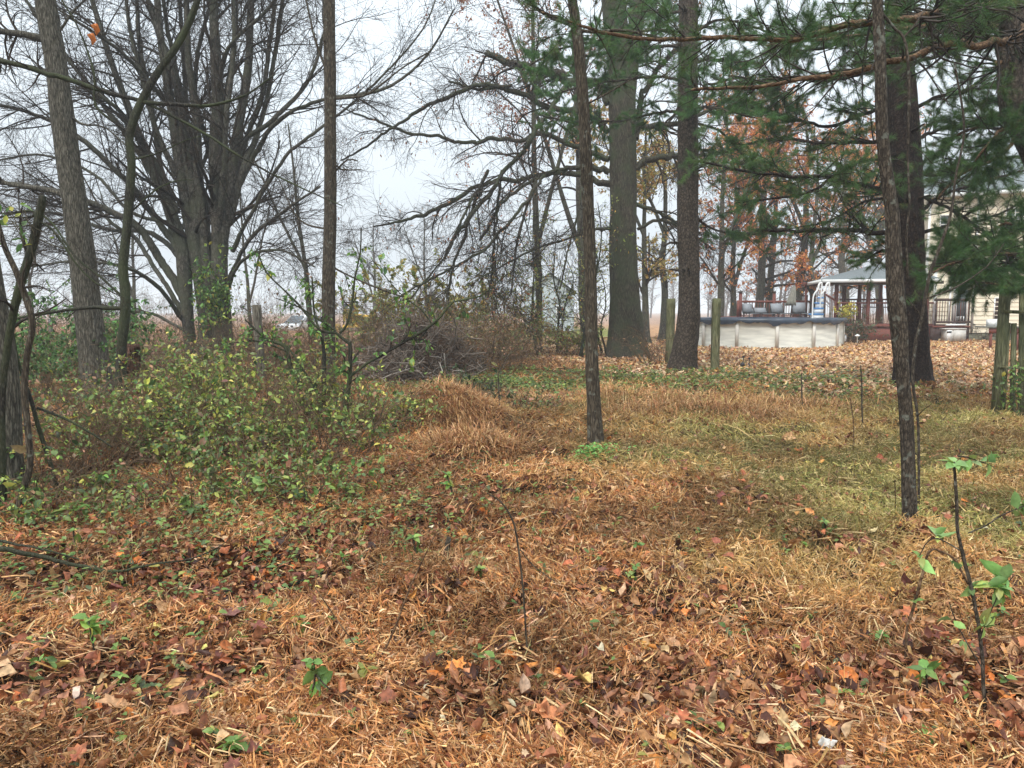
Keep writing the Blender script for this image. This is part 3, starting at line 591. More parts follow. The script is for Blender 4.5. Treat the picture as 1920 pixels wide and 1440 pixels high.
# --- big double-leader trunk
bl = [[(1145, 345, 12), (1100, 333, 11), (1050, 328, 10), (1000, 335, 9), (940, 345, 9), (900, 350, 8), (860, 372, 8), (800, 398, 7), (750, 415, 5), (700, 425, 3)],
      [(1142, 325, 12), (1110, 312, 11), (1080, 312, 9), (1040, 318, 7), (960, 370, 6, -1), (900, 450, 5, -2)],
      [(1143, 300, 11), (1110, 285, 10), (1080, 272, 9), (1035, 255, 9), (990, 266, 8), (940, 264, 8), (890, 268, 7), (820, 262, 6), (760, 252, 5), (690, 225, 4), (640, 200, 2)],
      [(1140, 245, 12), (1110, 222, 11), (1065, 200, 11), (1030, 190, 10), (1000, 170, 10), (960, 162, 9), (925, 162, 8), (880, 178, 8), (830, 190, 7), (780, 208, 6), (730, 240, 5), (690, 270, 4), (640, 300, 3)],
      [(1142, 190, 15), (1110, 165, 15), (1075, 148, 15), (1040, 132, 15), (1000, 124, 14), (965, 120, 13), (935, 108, 12), (912, 98, 11)],
      [(960, 163, 6), (925, 162, 6), (890, 163, 5), (860, 156, 5), (842, 153, 4)],
      [(1060, 160, 9, -1), (1035, 200, 9, -1.5), (1000, 265, 9, -2), (960, 310, 8, -2), (915, 360, 8, -2.5), (865, 430, 7, -3), (835, 480, 6, -3)],
      [(912, 318, 6, -2), (895, 365, 7, -2), (880, 405, 7, -2), (868, 450, 6, -2), (850, 500, 5, -2), (838, 560, 4, -2)],
      [(1020, 330, 6, -2), (985, 380, 6, -3), (930, 440, 6, -3), (880, 480, 5, -3), (800, 520, 4, -3), (740, 560, 3, -3)],
      [(1010, 335, 5, -2), (985, 400, 5, -2.4), (965, 470, 4, -2.4), (958, 550, 3, -2.4)], [(940, 345, 5, -2), (932, 420, 5, -2), (925, 490, 4, -2), (915, 560, 3, -2)], [(1090, 333, 5, -1), (1080, 400, 4, -1.6), (1060, 480, 3, -2), (1050, 540, 3, -2)], [(900, 350, 5, -2), (860, 425, 5, -3), (838, 480, 4, -3), (770, 560, 3, -3)], [(1142, 430, 6), (1090, 440, 5, -1), (1000, 470, 4, -2), (900, 520, 3, -3)],
      [(1190, 242, 13), (1215, 238, 12), (1240, 232, 11), (1290, 222, 9), (1340, 200, 6)], [(1192, 318, 13), (1210, 302, 12), (1240, 298, 11), (1300, 296, 8, 1), (1380, 280, 6, 2)],
      [(1194, 380, 8), (1230, 390, 7), (1262, 412, 6), (1310, 440, 4)], [(1195, 430, 6), (1230, 415, 6), (1280, 430, 5), (1340, 470, 3)], [(1150, 170, 10), (1225, 80, 9, 1), (1250, 0, 8, 1), (1270, -60, 7)],
      [(1190, 260, 10), (1215, 150, 9, 1), (1260, 90, 8, 1), (1300, 20, 6)]]
root_big, _, bll = tree('big_trunk_tree', 'thick grey trunk splitting into two leaders above long bare left limbs', 'tree', 26,
     [[(1148, -160, 50), (1150, 0, 42), (1162, 100, 46), (1167, 200, 50), (1168, 300, 49), (1168, 450, 50), (1171, 560, 56), (1174, 620, 62), (1177, 672, 68)],
      [(1174, 230, 26), (1184, 110, 28), (1198, 0, 28), (1206, -160, 26)]], bl, M['bark_big'],
     [dict(n=13, ln=(.8, 3.2), ang=(20, 70), K=8, wob=.24, rmin=.0075, rf=.42, bias=(0, 0, -.30), sides=4), dict(n=8, ln=(.6, 2.0), ang=(20, 60), K=6, wob=.26, rmin=.006, rf=.5, bias=(0, 0, -.3)),
      dict(n=4, ln=(.3, 1.0), ang=(25, 65), K=4, wob=.3, rmin=.004, rf=.6, bias=(0, 0, -.2))], sides=40, rough=.045, flare=.75, step=.1, limbwob=.4,
     leaves=[dict(n_=1500, size=.10, cols=[(.30, .12, .05), (.40, .20, .07), (.2, .09, .05)], wts=[3, 2, 2])])
# --- pines
def pine(label, Y, trunk, limbs, bark, dens, limbbark=None, flare=.25, name='pine_tree', group='pines by the lawn', col=((.045, .095, .026), (.07, .145, .036), (.10, .19, .045), (.14, .16, .05)), nlen=.13):
    tr = cp(trunk, Y)[::-1]; z = float(height(tr[0][0], tr[0][1]))
    root = empty(name, (tr[0][0], tr[0][1], z), label, 'pine tree', group)
    A = Acc(); tr[0][2] = min(tr[0][2], z) - .15
    v, q, tt, P, R = trunk_geo(tr, .08, 36, .055, 0, flare=flare); A.add(v, q, tt)
    # old branch whorls
    for k in range(34, len(P) - 4, 16):
        for s_ in range(random.randint(1, 3)):
            an = random.random() * 2 * PI; dd = np.array([math.cos(an), math.sin(an), .15]); st = P[k] + dd * R[k] * .8
            e = st + dd * random.uniform(.1, .5); rr = R[k] * .10; c_ = np.array([[*st, rr * 1.6], [*((st + e) / 2), rr], [*e, rr * .6]]); v, q, tt, _, _ = trunk_geo(c_, .1, 6, .1); A.add(v, q, tt)
    A.build('trunk', bark, root, smooth=True)
    C = Acc(); D = Acc(); any_ = False
    for lb in limbs:
        fol = 1.0; pts = lb
        if isinstance(lb[0], (int, float)): fol = lb[0]; pts = lb[1]
        c_ = cp(pts, Y); v, q, tt, P, R = trunk_geo(c_, .1, 9, .08, .4); B = Acc(); B.add(v, q, tt); B.build('limb', limbbark or bark, root, smooth=True)
        PL, RL = to_lines([(P, R)], 16); Ltot = np.linalg.norm(np.diff(P, axis=0), axis=1).sum()
        n1 = int(4 + 8.0 * Ltot * dens)
        P1, R1 = grow(PL, RL, n=n1, ln=(.4, 1.5), ang=(35, 75), K=7, wob=.15, bias=(0, 0, .1), rf=.4, rmin=.0035, flat=.35, tr=(.12, 1), lenfall=.55)
        P2, R2 = grow(P1, R1, n=5, ln=(.2, .7), ang=(30, 60), K=5, wob=.2, bias=(0, 0, .1), rf=.6, rmin=.0025, flat=.5)
        put_lines(C, P1, R1, 4, (.035, .026, .02)); put_lines(C, P2, R2, 3, (.04, .03, .022))
        if fol > 0:
            for PQ, cnt, t0 in ((P2, int(len(P2) * 9.5 * fol), .3), (P1, int(len(P1) * 10 * fol), .4)):
                if cnt == 0: continue
                i = rng.integers(0, len(PQ), cnt); K_ = PQ.shape[1]; t = rng.uniform(t0, 1, cnt) * (K_ - 1); k = np.minimum(t.astype(int), K_ - 2); a_ = (t - k)[:, None]
                p = PQ[i, k] * (1 - a_) + PQ[i, k + 1] * a_; tan = PQ[i, k + 1] - PQ[i, k]; tan = norm(tan) + rng.normal(0, .4, tan.shape) + [0, 0, -.15]
                clus = rng.random(len(PQ)) ; kp = clus[i] < (.7 if fol >= 1 else .6)
                scatter(D, TUFT, p[kp], frames(tan[kp]), rng.uniform(.75, 1.15, int(kp.sum())) * nlen, pal(col, [4, 4, 3, 1], int(kp.sum()), .2)); any_ = True
    C.build('crown', M['twig'], root)
    if any_: D.build('needles', M['needle'], root)
    return root
pine('reddish brown pine trunk standing alone on the leafy lawn', 16, [(1678, -160, 42), (1684, 0, 44), (1686, 100, 46), (1692, 200, 52), (1699, 350, 54), (1703, 500, 55), (1709, 620, 59), (1711, 690, 64), (1713, 728, 74)],
     [(.5, [(1700, 375, 9), (1650, 345, 9, -1), (1560, 325, 8, -1.5), (1500, 322, 7, -2), (1400, 318, 5, -2), (1300, 300, 4, -2)]), (.15, [(1690, 436, 9), (1640, 433, 9), (1560, 430, 8, -.5), (1480, 436, 6, -1), (1420, 432, 4, -1)]),
      (.25, [(1690, 365, 5), (1620, 380, 5), (1560, 410, 4), (1500, 425, 3), (1440, 432, 2)]), (.5, [(1690, 270, 8), (1620, 262, 7, 1), (1540, 265, 6, 1), (1440, 262, 5, 1.5), (1330, 290, 4, 2)]),
      [(1690, 195, 8), (1620, 205, 7, 1), (1560, 225, 6, 1.5), (1480, 215, 5, 2), (1400, 200, 4, 2)], [(1690, 120, 8), (1620, 140, 7), (1560, 150, 6, 1), (1470, 150, 5, 1.5), (1380, 165, 4, 2)],
      [(1690, 60, 8), (1630, 70, 7), (1540, 90, 6, 1), (1450, 110, 5, 1)], (.2, [(1725, 395, 7), (1760, 370, 6), (1830, 345, 5), (1920, 320, 4)]), (0.25, [(1725, 435, 7), (1780, 420, 6), (1850, 410, 5, -1), (1930, 370, 4, -1)]),
      (0.60, [(1722, 330, 7), (1780, 320, 6, 1), (1850, 300, 5, 1), (1950, 290, 4, 1)]), [(1720, 260, 7), (1770, 240, 6, 1), (1850, 230, 5, 1), (1950, 200, 4, 1)], [(1720, 200, 7), (1760, 180, 6), (1830, 170, 5), (1950, 140, 4)],
      [(1715, 120, 7), (1770, 100, 6), (1840, 60, 5), (1950, 30, 4)], (0.40, [(1725, 370, 6), (1790, 400, 6, -1), (1850, 440, 5, -1.5), (1920, 470, 4, -2)]), [(1725, 470, 6), (1650, 470, 5, 1), (1620, 490, 4, 1.5)],
      (.5, [(1690, 290, 6), (1610, 300, 5, -1), (1530, 350, 5, -2), (1450, 370, 4, -2), (1380, 380, 3, -2)])],
     M['bark_pine_red'], 1.0)
pine('brown scaly pine trunk between the two mossy posts', 20, [(1290, -160, 30), (1290, 0, 33), (1290, 200, 36), (1289, 400, 38), (1292, 520, 39), (1291, 600, 42), (1284, 655, 46), (1278, 700, 54)],
     [[(1295, 180, 6), (1340, 160, 5, -1), (1400, 150, 5, -1.5), (1460, 170, 4, -2)], [(1295, 120, 6), (1350, 110, 5, 1), (1420, 120, 4, 1)], [(1285, 210, 6), (1230, 215, 5, 1), (1160, 225, 4, 1), (1080, 230, 4, 1.5), (1010, 215, 3, 2)], [(1285, 60, 6), (1200, 60, 5, -1), (1120, 80, 4, -1), (1040, 100, 4, -1.5), (980, 130, 3, -2)], [(1285, 150, 6), (1230, 140, 5, 1), (1160, 150, 4, 1), (1080, 160, 4, 1.5), (1020, 190, 3, 2)],
      [(1285, 90, 6), (1220, 90, 5), (1150, 100, 4), (1080, 110, 3)], (.3, [(1300, 230, 5), (1350, 250, 4), (1400, 300, 4), (1460, 320, 3)]), [(1295, 60, 6), (1350, 40, 5), (1430, 60, 4), (1490, 80, 3)], [(1300, 400, 5), (1340, 430, 4, 1), (1400, 440, 4, 1), (1460, 430, 3, 1)],
      (.0, [(1275, 455, 6), (1255, 455, 4), (1245, 462, 3)]), (.4, [(1302, 280, 5), (1350, 290, 4, 1), (1400, 310, 4, 1)]), [(1300, 200, 5), (1350, 205, 4, -2), (1410, 220, 3, -3)], [(1285, 30, 5), (1220, 20, 4, 2), (1160, 40, 4, 3)]],
     M['bark_pine'], .9, col=((.05, .12, .034), (.075, .175, .045), (.11, .22, .06), (.14, .19, .06)))
pine('pine trunk cut off by the upper right edge with brown limbs reaching left', 12, [(1895, -160, 44), (1900, 0, 42), (1896, 100, 44), (1902, 200, 46), (1948, 300, 48), (2008, 500, 52), (2045, 700, 56), (2060, 830, 64)],
     [(.05, [(1935, 50, 15, -1), (1880, 68, 13, -2), (1800, 86, 12, -3), (1700, 116, 12, -3.4), (1640, 135, 11, -3.5), (1560, 148, 10, -3.5), (1480, 157, 8, -3.5), (1400, 162, 6, -3.5), (1300, 168, 5, -3.5)]),
      (.0, [(1930, 119, 12), (1900, 120, 13), (1868, 120, 13)]), (.25, [(1905, -30, 14, -1), (1790, 6, 14, -3), (1700, 18, 13, -4), (1600, 26, 12, -4.5), (1555, 38, 11, -4.5), (1500, 52, 10, -4.5), (1420, 56, 8, -4.5), (1330, 52, 8, -4.5), (1230, 62, 7, -4.5), (1130, 55, 6, -4.5), (1020, 24, 4, -4.5)]),
      [(1900, 180, 8), (1850, 230, 6, 1), (1800, 250, 5, 1), (1750, 300, 4, 1)], (.35, [(1910, 250, 8), (1870, 300, 6), (1800, 330, 5), (1760, 370, 4)]), [(1900, 130, 8), (1960, 160, 6), (2020, 200, 4)],
      [(2002, 484, 10), (1960, 480, 9), (1900, 470, 8, -.5), (1840, 475, 7, -1), (1790, 490, 5, -1.5), (1750, 510, 4, -2)], [(2014, 524, 10), (1965, 520, 8), (1920, 520, 7, .5), (1860, 515, 6, .6), (1800, 500, 4, 1), (1760, 470, 3, 1)],
      (.25, [(1990, 444, 10), (1960, 440, 8), (1900, 420, 6, .5), (1850, 440, 5, 1), (1800, 450, 4, 1)]), [(2008, 504, 10), (1962, 500, 7), (1910, 540, 5, -1), (1850, 530, 4, -1)], [(1900, 60, 8), (1850, 40, 6, 1), (1790, 50, 5, 2), (1730, 70, 4, 3)], [(1905, 220, 7), (1860, 260, 5, -1), (1830, 300, 4, -1)],
      [(1900, 20, 8), (1850, 10, 7, 2), (1760, 20, 5, 3)], (.6, [(1900, 0, 8, 1), (1800, 30, 7, 0), (1690, 60, 6, -1), (1560, 75, 5, -2), (1440, 85, 4, -2)])],
     M['bark_pine'], 1.25, limbbark=M['branch_orange'], col=((.04, .09, .024), (.06, .13, .032), (.085, .16, .04), (.12, .15, .045)), nlen=.12)
# --- lichen-barked sapling, right foreground
tree('lichen_trunk', 'rough lichen covered trunk in front of the reddish pine', 'tree', 5.3,
     [(1640, -160, 14), (1645, 0, 17), (1650, 100, 19), (1655, 250, 20), (1666, 350, 22), (1673, 400, 24), (1676, 480, 28), (1680, 560, 32), (1686, 620, 30), (1692, 700, 25), (1700, 800, 24), (1705, 960, 26), (1706, 1036, 29)],
     [[(1652, 20, 5), (1680, 55, 5), (1694, 70, 5), (1703, 110, 5), (1706, 200, 5), (1703, 280, 4), (1706, 380, 4), (1700, 440, 4), (1702, 520, 4)], [(1694, 70, 3), (1720, 40, 3), (1745, 0, 2), (1770, -40, 2)]],
     M['bark_lichen'], [dict(n=3, ln=(.1, .4), ang=(30, 75), wob=.3, rmin=.0015, rf=.5)], sides=60, rough=.09, step=.02, flare=.10, furrow=16)
# --- left edge tangle
tree('edge_trunk', 'grey trunk on the left edge of the photo behind crooked dark stems', 'tree', 6.2, [(-40, 300, 28), (-20, 500, 36), (2, 640, 40), (12, 750, 44), (16, 850, 46), (15, 985, 56)], [], M['bark_grey'], None, sides=36, rough=.05, step=.03, flare=.15, furrow=20)
def vine(label, Y, pts, limbs=(), name='crooked_stem', bark='bark_dark', lv=((5, .3), (3, .15)), cat='woody stem', leaves=None, sides=9, rough=.1, group=None, rm=.0016):
    levels = [dict(n=a_, ln=(b_ * .3, b_), ang=(30, 75), wob=.3, rmin=rm, rf=.5) for a_, b_ in lv]
    return tree(name, label, cat, Y, pts, list(limbs), M[bark], levels, grow_trunk=True, sides=sides, rough=rough, step=.04, leaves=leaves, limb_sides=6, group=group, wob=.03)
vine('dark blunt topped crooked stem at the left edge', 5.8, [(80, 368, 12), (74, 400, 13), (58, 470, 14), (38, 530, 16), (22, 590, 15), (12, 650, 14), (4, 720, 13), (2, 830, 14), (4, 960, 16)], [[(70, 412, 5), (100, 430, 4), (140, 490, 3), (180, 530, 3), (235, 560, 2)], [(78, 385, 4), (60, 405, 4), (20, 408, 3), (-20, 405, 3)]], lv=((5, .7), (3, .3)), group=None)
vine('curved brown stem rising beside the left edge trunk', 5.6, [(-10, 400, 9), (8, 460, 9), (30, 510, 10), (48, 560, 11), (60, 610, 11), (50, 670, 11), (46, 740, 12), (52, 800, 12), (56, 870, 12), (40, 930, 13), (25, 985, 14)], bark='bark_slim', lv=((4, .5), (3, .25)))
vine('thin black stem leaning away from the curved brown stem', 6.4, [(20, 600, 4), (35, 680, 5), (55, 740, 7), (72, 800, 8), (88, 850, 8), (104, 900, 9)], [[(70, 765, 5), (110, 780, 5), (150, 800, 4), (205, 835, 3)]], lv=((3, .3),))
LG = [(.10, .20, .05), (.15, .27, .06), (.22, .33, .07), (.07, .14, .045), (.36, .36, .06)]
vine('pale twisting vine hanging in front of the reddish pine', 6.2, [(1790, 120, 3), (1808, 240, 4), (1792, 330, 4), (1783, 400, 5), (1760, 470, 6), (1745, 510, 6), (1735, 560, 7), (1728, 600, 7), (1716, 650, 6), (1712, 720, 6), (1722, 800, 5), (1725, 960, 5)], [[(1735, 560, 3), (1790, 540, 3), (1850, 500, 2), (1880, 460, 2)], [(1725, 590, 3), (1700, 560, 2), (1670, 540, 2)]], name='hanging_vine', bark='bark_lichen', lv=((3, .35),), cat='vine', sides=7)
# --- leafy sapling front left of centre
vine('dark forked sapling with green hanging leaves in the thicket', 8.7, [(656, 640, 7), (657, 680, 8), (655, 715, 9), (648, 760, 10), (640, 810, 11), (634, 870, 12)],
     [[(655, 705, 7), (690, 680, 6), (750, 645, 6), (800, 615, 6), (830, 590, 5), (850, 565, 4), (900, 555, 3), (950, 515, 2)], [(656, 645, 6), (640, 632, 6), (630, 622, 5), (605, 620, 5), (580, 595, 4), (560, 570, 4), (530, 540, 3), (500, 510, 3), (480, 465, 2)],
      [(637, 625, 5), (650, 610, 5), (660, 570, 5), (665, 520, 4), (675, 470, 3), (677, 430, 3)], [(630, 622, 4), (600, 600, 4), (560, 575, 3), (520, 560, 2)], [(640, 790, 4), (600, 740, 4), (560, 680, 4), (540, 650, 3)], [(810, 608, 3), (790, 580, 3), (750, 550, 2), (700, 490, 2)],
      [(808, 608, 3), (780, 640, 2), (760, 600, 2)], [(646, 760, 4), (700, 800, 3), (720, 760, 2)]], name='leafy_sapling', cat='sapling', lv=((6, .5), (3, .22)),
     leaves=[dict(level=0, n_=170, size=.085, cols=LG, wts=[4, 3, 2, 2, .6], T=OVAL, droop=1.6, off=.01, tmin=.15), dict(level=1, n_=260, size=.05, cols=LG, wts=[4, 3, 2, 2, 1], T=OVAL, droop=.8)])
vine('small dark sapling stem leaning left inside the thicket', 9.2, [(460, 600, 3), (500, 635, 5), (535, 650, 7), (545, 690, 9), (565, 730, 9), (585, 800, 10)], [[(540, 660, 3), (480, 640, 3), (420, 645, 2)]], name='thicket_sapling', cat='sapling', lv=((7, .5), (4, .2)), leaves=[dict(n_=220, size=.06, cols=LG, wts=[4, 3, 2, 2, .8], T=OVAL, droop=.4)])
vine('upright thin dark stem beside the straight slim trunk', 9.4, [(585, 520, 3), (590, 590, 4), (605, 640, 6), (608, 700, 8), (605, 790, 9)], [], name='thin_sapling', cat='sapling', lv=((6, .5), (4, .2)), leaves=[dict(n_=200, size=.06, cols=LG, wts=[4, 3, 2, 2, .8], T=OVAL, droop=.8)])
# --- vine foliage on the multi-stemmed tree
def leafmass(name, label, cat, px, py, Y, rx, ry, rz, n_st, n_lf, size, cols, wts, group=None, hang=.3, base=None):
    c0 = WY(px, py, Y); z = float(height(c0[0], c0[1])); base = (c0[0], c0[1], z) if base is None else base
    root = empty(name, base, label, cat, group); s_ = Y / F
    ctr = c0 + rng.normal(0, .42, (n_st, 3)) * np.array([rx * s_, rz, ry * s_]); st = ctr[:, None]; K = 6
    d = norm(rng.normal(0, 1, (n_st, 3))); P = [ctr]
    for j in range(K - 1):
        d = norm(d + rng.normal(0, .35, d.shape) + np.array([0, 0, -hang])); P.append(P[-1] + d * .09)
    P = np.stack(P, 1); R = np.full((n_st, K), .003); A = Acc(); put_lines(A, P, R, 3, (.06, .05, .03)); A.build('stems', M['twig'], root)
    B = Acc(); leaves_on(B, P, n_lf, size, cols, wts, T=OVAL, droop=.5, tmin=0); B.build('foliage', M['leaf'], root); return root
leafmass('climbing_vine', 'green and yellow leafy vine clinging to the multi-stemmed tree', 'vine', 400, 540, 21.2, 42, 70, .5, 200, 850, .12, LG, [4, 3, 3, 2, 1.5], base=(WY(400, 690, 21.2)[0], 21.2, float(height(WY(400, 690, 21.2)[0], 21.2))))
leafmass('leafy_twig', 'green leaves poking in at the left edge above the tangle', 'vine', 8, 405, 5.6, 18, 35, .1, 8, 26, .07, LG, [3, 4, 3, 1, 2])
# ------------------------------------------------------------------ shrubs
def shrub(label, px, py, rad, hgt, n_st, n_lf, size, cols, wts, name='honeysuckle_shrub', group='honeysuckle shrubs of the thicket', arch=.5, stemc=(.13, .085, .05), rs=.004, lv2=4, sq=1., T=OVAL, leafmat='leaf', Y=None, cat='shrub', tmin=.25):
    g0 = GP(px, py) if Y is None else np.array([WY(px, py, Y)[0], Y, 0]); g0[2] = height(g0[0], g0[1])
    root = empty(name, g0, label, cat, group); K = 9
    an = rng.uniform(0, 2 * PI, n_st); rr = np.sqrt(rng.random(n_st)) * rad * .55
    x = g0[0] + np.cos(an) * rr; y = g0[1] + np.sin(an) * rr * sq; p = np.stack([x, y, height(x, y)], -1)
    an2 = an + rng.normal(0, .7, n_st); d = norm(np.stack([np.cos(an2) * .55, np.sin(an2) * .55 * sq, 1 + 0 * an], -1)); Ln = hgt * rng.uniform(.6, 1.45, n_st)
    P = [p]
    for j in range(K - 1):
        d = norm(d + rng.normal(0, .16, d.shape) + np.array([0, 0, -arch * .28]) * (j / K * 2)); P.append(P[-1] + d * (Ln / (K - 1))[:, None])
    P = np.stack(P, 1); P[:, 1:, 2] = np.maximum(P[:, 1:, 2], g0[2] + .02); R = np.linspace(1, .35, K)[None] * rs * rng.uniform(.7, 1.5, (n_st, 1))
    A = Acc(); put_lines(A, P, R, 4, stemc); P2, R2 = grow(P, R, n=lv2, ln=(hgt * .12, hgt * .5), ang=(30, 75), K=5, wob=.3, rmin=rs * .4, bias=(0, 0, -.05), tr=(.25, 1)); put_lines(A, P2, R2, 3, stemc)
    A.build('stems', M['twig'], root)
    if n_lf:
        c_ = P2[:, 2]; kk = fbm(c_[:, 0] + c_[:, 2] * 1.7, c_[:, 1] - c_[:, 2] * 1.3, 2.6, 77) + rng.normal(0, .05, len(P2)) > .47
        B = Acc(); leaves_on(B, P2[kk] if kk.sum() > 10 else P2, n_lf, size, cols, wts, T=T, droop=.15, tmin=tmin, off=.015, jit=.3, vary=True); B.build('foliage', M[leafmat], root)
    return root
HC = [(.15, .22, .058), (.10, .155, .047), (.24, .32, .075), (.35, .37, .08), (.46, .42, .09), (.26, .14, .075)]; HW = [4, 4, 3, 2.4, 1.1, 2]
GB = 'honeysuckle shrubs of the thicket'
shrub('low green shrub at the front left of the thicket under the leaning black stem', 130, 900, 1.00, 0.60, 121, 1200, 0.040, HC, HW)
shrub('green shrub right below the slender crooked sapling', 270, 860, 1.10, 0.64, 162, 2025, 0.042, HC, HW)
shrub('dense shrub with yellow leaves in the middle of the thicket', 400, 850, 1.30, 0.76, 202, 2850, 0.044, HC, [4, 3, 4, 3, 2, 2])
shrub('green shrub around the foot of the forked leafy sapling', 590, 850, 1.20, 0.76, 202, 2700, 0.044, HC, HW)
shrub('tall bright shrub in front of the multi-stemmed tree', 480, 790, 1.70, 0.96, 256, 3450, 0.050, HC, [4, 3, 4, 4, 2, 1])
shrub('shaded shrub between the tall grey trunk and the slender sapling', 190, 800, 1.40, 0.80, 162, 1950, 0.046, HC, [3, 4, 1, 1, .4, 5])
shrub('bushy shrub at the right end of the thicket near the grass mound', 690, 800, 1.10, 0.72, 148, 1725, 0.046, HC, HW)
shrub('sprawling brown green shrub behind the tall grey trunk', 310, 745, 2.00, 0.96, 202, 2475, 0.055, HC, [3, 4, 2, 2, .7, 4])
shrub('leafy outer shoots trailing onto the litter below the sapling', 600, 935, .6, .42, 40, 500, .05, HC, [5, 3, 3, 2, .5, 1], arch=.9)
shrub('scattered trailing shoots at the lower left of the thicket', 330, 950, .9, .38, 60, 650, .045, HC, [5, 3, 3, 1, .3, 2], arch=.9)
for i_, (px_, py_) in enumerate([(60, 930), (200, 925), (430, 930), (520, 905)]):
    shrub(['low sprawling growth in the lower left corner of the thicket', 'low sprawling growth in front of the leaning black stem', 'low sprawling growth below the yellow leaved shrub', 'low sprawling growth left of the forked sapling'][i_], px_, py_, .95, .5, 60, 900, .045, HC, [4, 4, 3, 1.4, .6, 4], arch=.8)
shrub('trailing shoots at the foot of the left edge trunk', 110, 985, .6, .35, 40, 420, .045, HC, [5, 3, 2, 1, .3, 2], arch=.9)
shrub('dark leafy bank rising behind the left edge trunk', 70, 760, 1.5, 1.6, 170, 5200, .062, [(.07, .15, .04), (.10, .2, .05), (.15, .25, .06), (.04, .08, .03)], [4, 4, 2, 3])
shrub('taller green leafy bank between the left edge and the tall grey trunk', 130, 725, 1.7, 1.9, 190, 5600, .075, [(.07, .15, .04), (.10, .21, .05), (.16, .27, .07), (.04, .08, .03)], [4, 5, 3, 2])
BC = [(.26, .14, .07), (.18, .10, .055), (.36, .22, .11), (.16, .17, .06)]
shrub('brown leafless thicket rising behind the brush pile', 800, 690, 2.2, 2.0, 200, 1400, .06, BC, [3, 3, 2, 2], Y=20.5, name='brown_bush', group='brown bushes', lv2=7, rs=.006)
shrub('brown leafless bush around the base of the multi-stemmed tree', 330, 705, 2.4, 1.2, 160, 1700, .06, BC + HC[:1], [3, 3, 2, 2, 2], name='brown_bush', group='brown bushes')
shrub('rusty dry bush between the dark post and the straight slim trunk', 560, 705, 1.8, .95, 160, 2200, .06, [(.28, .15, .07), (.2, .1, .05), (.34, .22, .11), (.14, .14, .05)], [3, 3, 2, 2], name='brown_bush', group='brown bushes')
shrub('tangled brown bush on the right flank of the brush pile', 915, 700, 1.7, 1.7, 260, 3000, .05, BC, [3, 3, 2, 2], name='brown_bush', group='brown bushes', lv2=7)
shrub('small dark evergreen bush behind the grass mound', 872, 768, .36, .62, 70, 1500, .045, [(.035, .06, .025), (.06, .09, .035), (.12, .09, .05)], [4, 3, 2], name='dark_bush', group=None)
shrub('low brown green weeds clump left of the thin brown tree', 1000, 775, .6, .4, 70, 700, .05, BC + HC[:2], [2, 2, 2, 2, 2, 2], name='weed_clump', group=None)
for lab_, px_, Y_, rad_, h_ in (('tall twiggy scrub left of the multi-stemmed tree', 265, 24, 2.0, 2.2), ('tall twiggy scrub between the multi-stemmed tree and the dark post', 450, 23, 1.6, 2.3), ('tall twiggy scrub between the dark post and the straight slim trunk', 550, 20, 1.7, 2.0), ('tall twiggy scrub just right of the straight slim trunk', 655, 21, 1.6, 1.7), ('tall twiggy scrub behind the tall grey trunk', 130, 21, 2.0, 2.2)):
    shrub(lab_, px_, 680, rad_, h_, 130, 420, .07, BC + HC[:2], [3, 3, 2, 2, 2, 2], Y=Y_, name='bare_scrub', group='bare scrub along the field edge', rs=.006, lv2=9, arch=.35)
# yellowish shrubs behind the pile
YG = [(.36, .38, .10), (.50, .42, .10), (.24, .27, .10), (.58, .38, .09)]
shrub('yellow green bush glowing behind the brush pile', 790, 650, 3.2, 3.0, 150, 9000, .13, YG, [3, 2, 3, 1.5], Y=27, name='yellow_bush', group='bushes beyond the brush pile', rs=.008)
shrub('olive bush behind the right flank of the brush pile', 890, 650, 2.2, 2.6, 100, 2600, .10, [(.22, .26, .08), (.34, .33, .09), (.3, .18, .07)], [3, 2, 2], Y=26, name='yellow_bush', group='bushes beyond the brush pile', rs=.008)
# --- hedgerow stems between pile and big trunk
for i, (px, Y, hh, lab) in enumerate([(940, 27, 4.6, 'thin hedgerow tree nearest the brush pile'), (975, 30, 4.0, 'thin leafy hedgerow tree, second from the brush pile'), (1010, 27, 5.2, 'thin hedgerow tree in front of the pale blue building'), (1045, 29, 4.8, 'thin hedgerow tree with green leaves right of the pale blue building'), (1085, 26, 5.4, 'thin hedgerow tree just left of the thin brown trunk'), (1132, 28, 4.4, 'thin hedgerow tree touching the big grey trunk')]):
    s_ = F / Y; by = 585 + 1.6 * s_; tp = [(px, by, 5)]; xx = px
    for k in range(1, 6): xx += random.uniform(-14, 14); tp.append((xx, by - hh * s_ * k / 5, 5 - .7 * k))
    tp2 = [(px + 6, by, 4)]; xx = px + 6
    for k in range(1, 5): xx += random.uniform(-22, 16); tp2.append((xx, by - hh * .8 * s_ * k / 4, 4 - .7 * k, random.uniform(-.5, .5)))
    tree('hedgerow_tree', lab, 'tree', Y, tp[::-1], [tp2], M['bark_dark'], [dict(n=22, ln=(.6, 2.2), ang=(20, 70), K=7, wob=.3, rmin=.007, rf=.5, bias=(0, 0, -.1)), dict(n=6, ln=(.3, 1.0), ang=(25, 70), K=5, wob=.3, rmin=.005)], group='hedgerow trees', sides=8, grow_trunk=True,
         leaves=[dict(n_=900, size=.085, cols=YG + HC[:3], wts=[3, 1, 2, 1, 3, 2, 2])])
shrub('low leafy hedge bottom left of the big grey trunk', 1030, 655, 2.6, 1.3, 200, 4200, .07, HC + YG[:2] + BC[:1], [3, 4, 2, 2, 1, 3, 2, 1, 3], Y=27, name='hedge', group=None, sq=.5, lv2=6)
shrub('dead leafless scrub beside the mossy post and big trunk', 1235, 675, .9, 1.3, 40, 120, .05, BC, [3, 3, 2, 2], Y=22.5, name='dead_scrub', group=None, rs=.009, lv2=5)
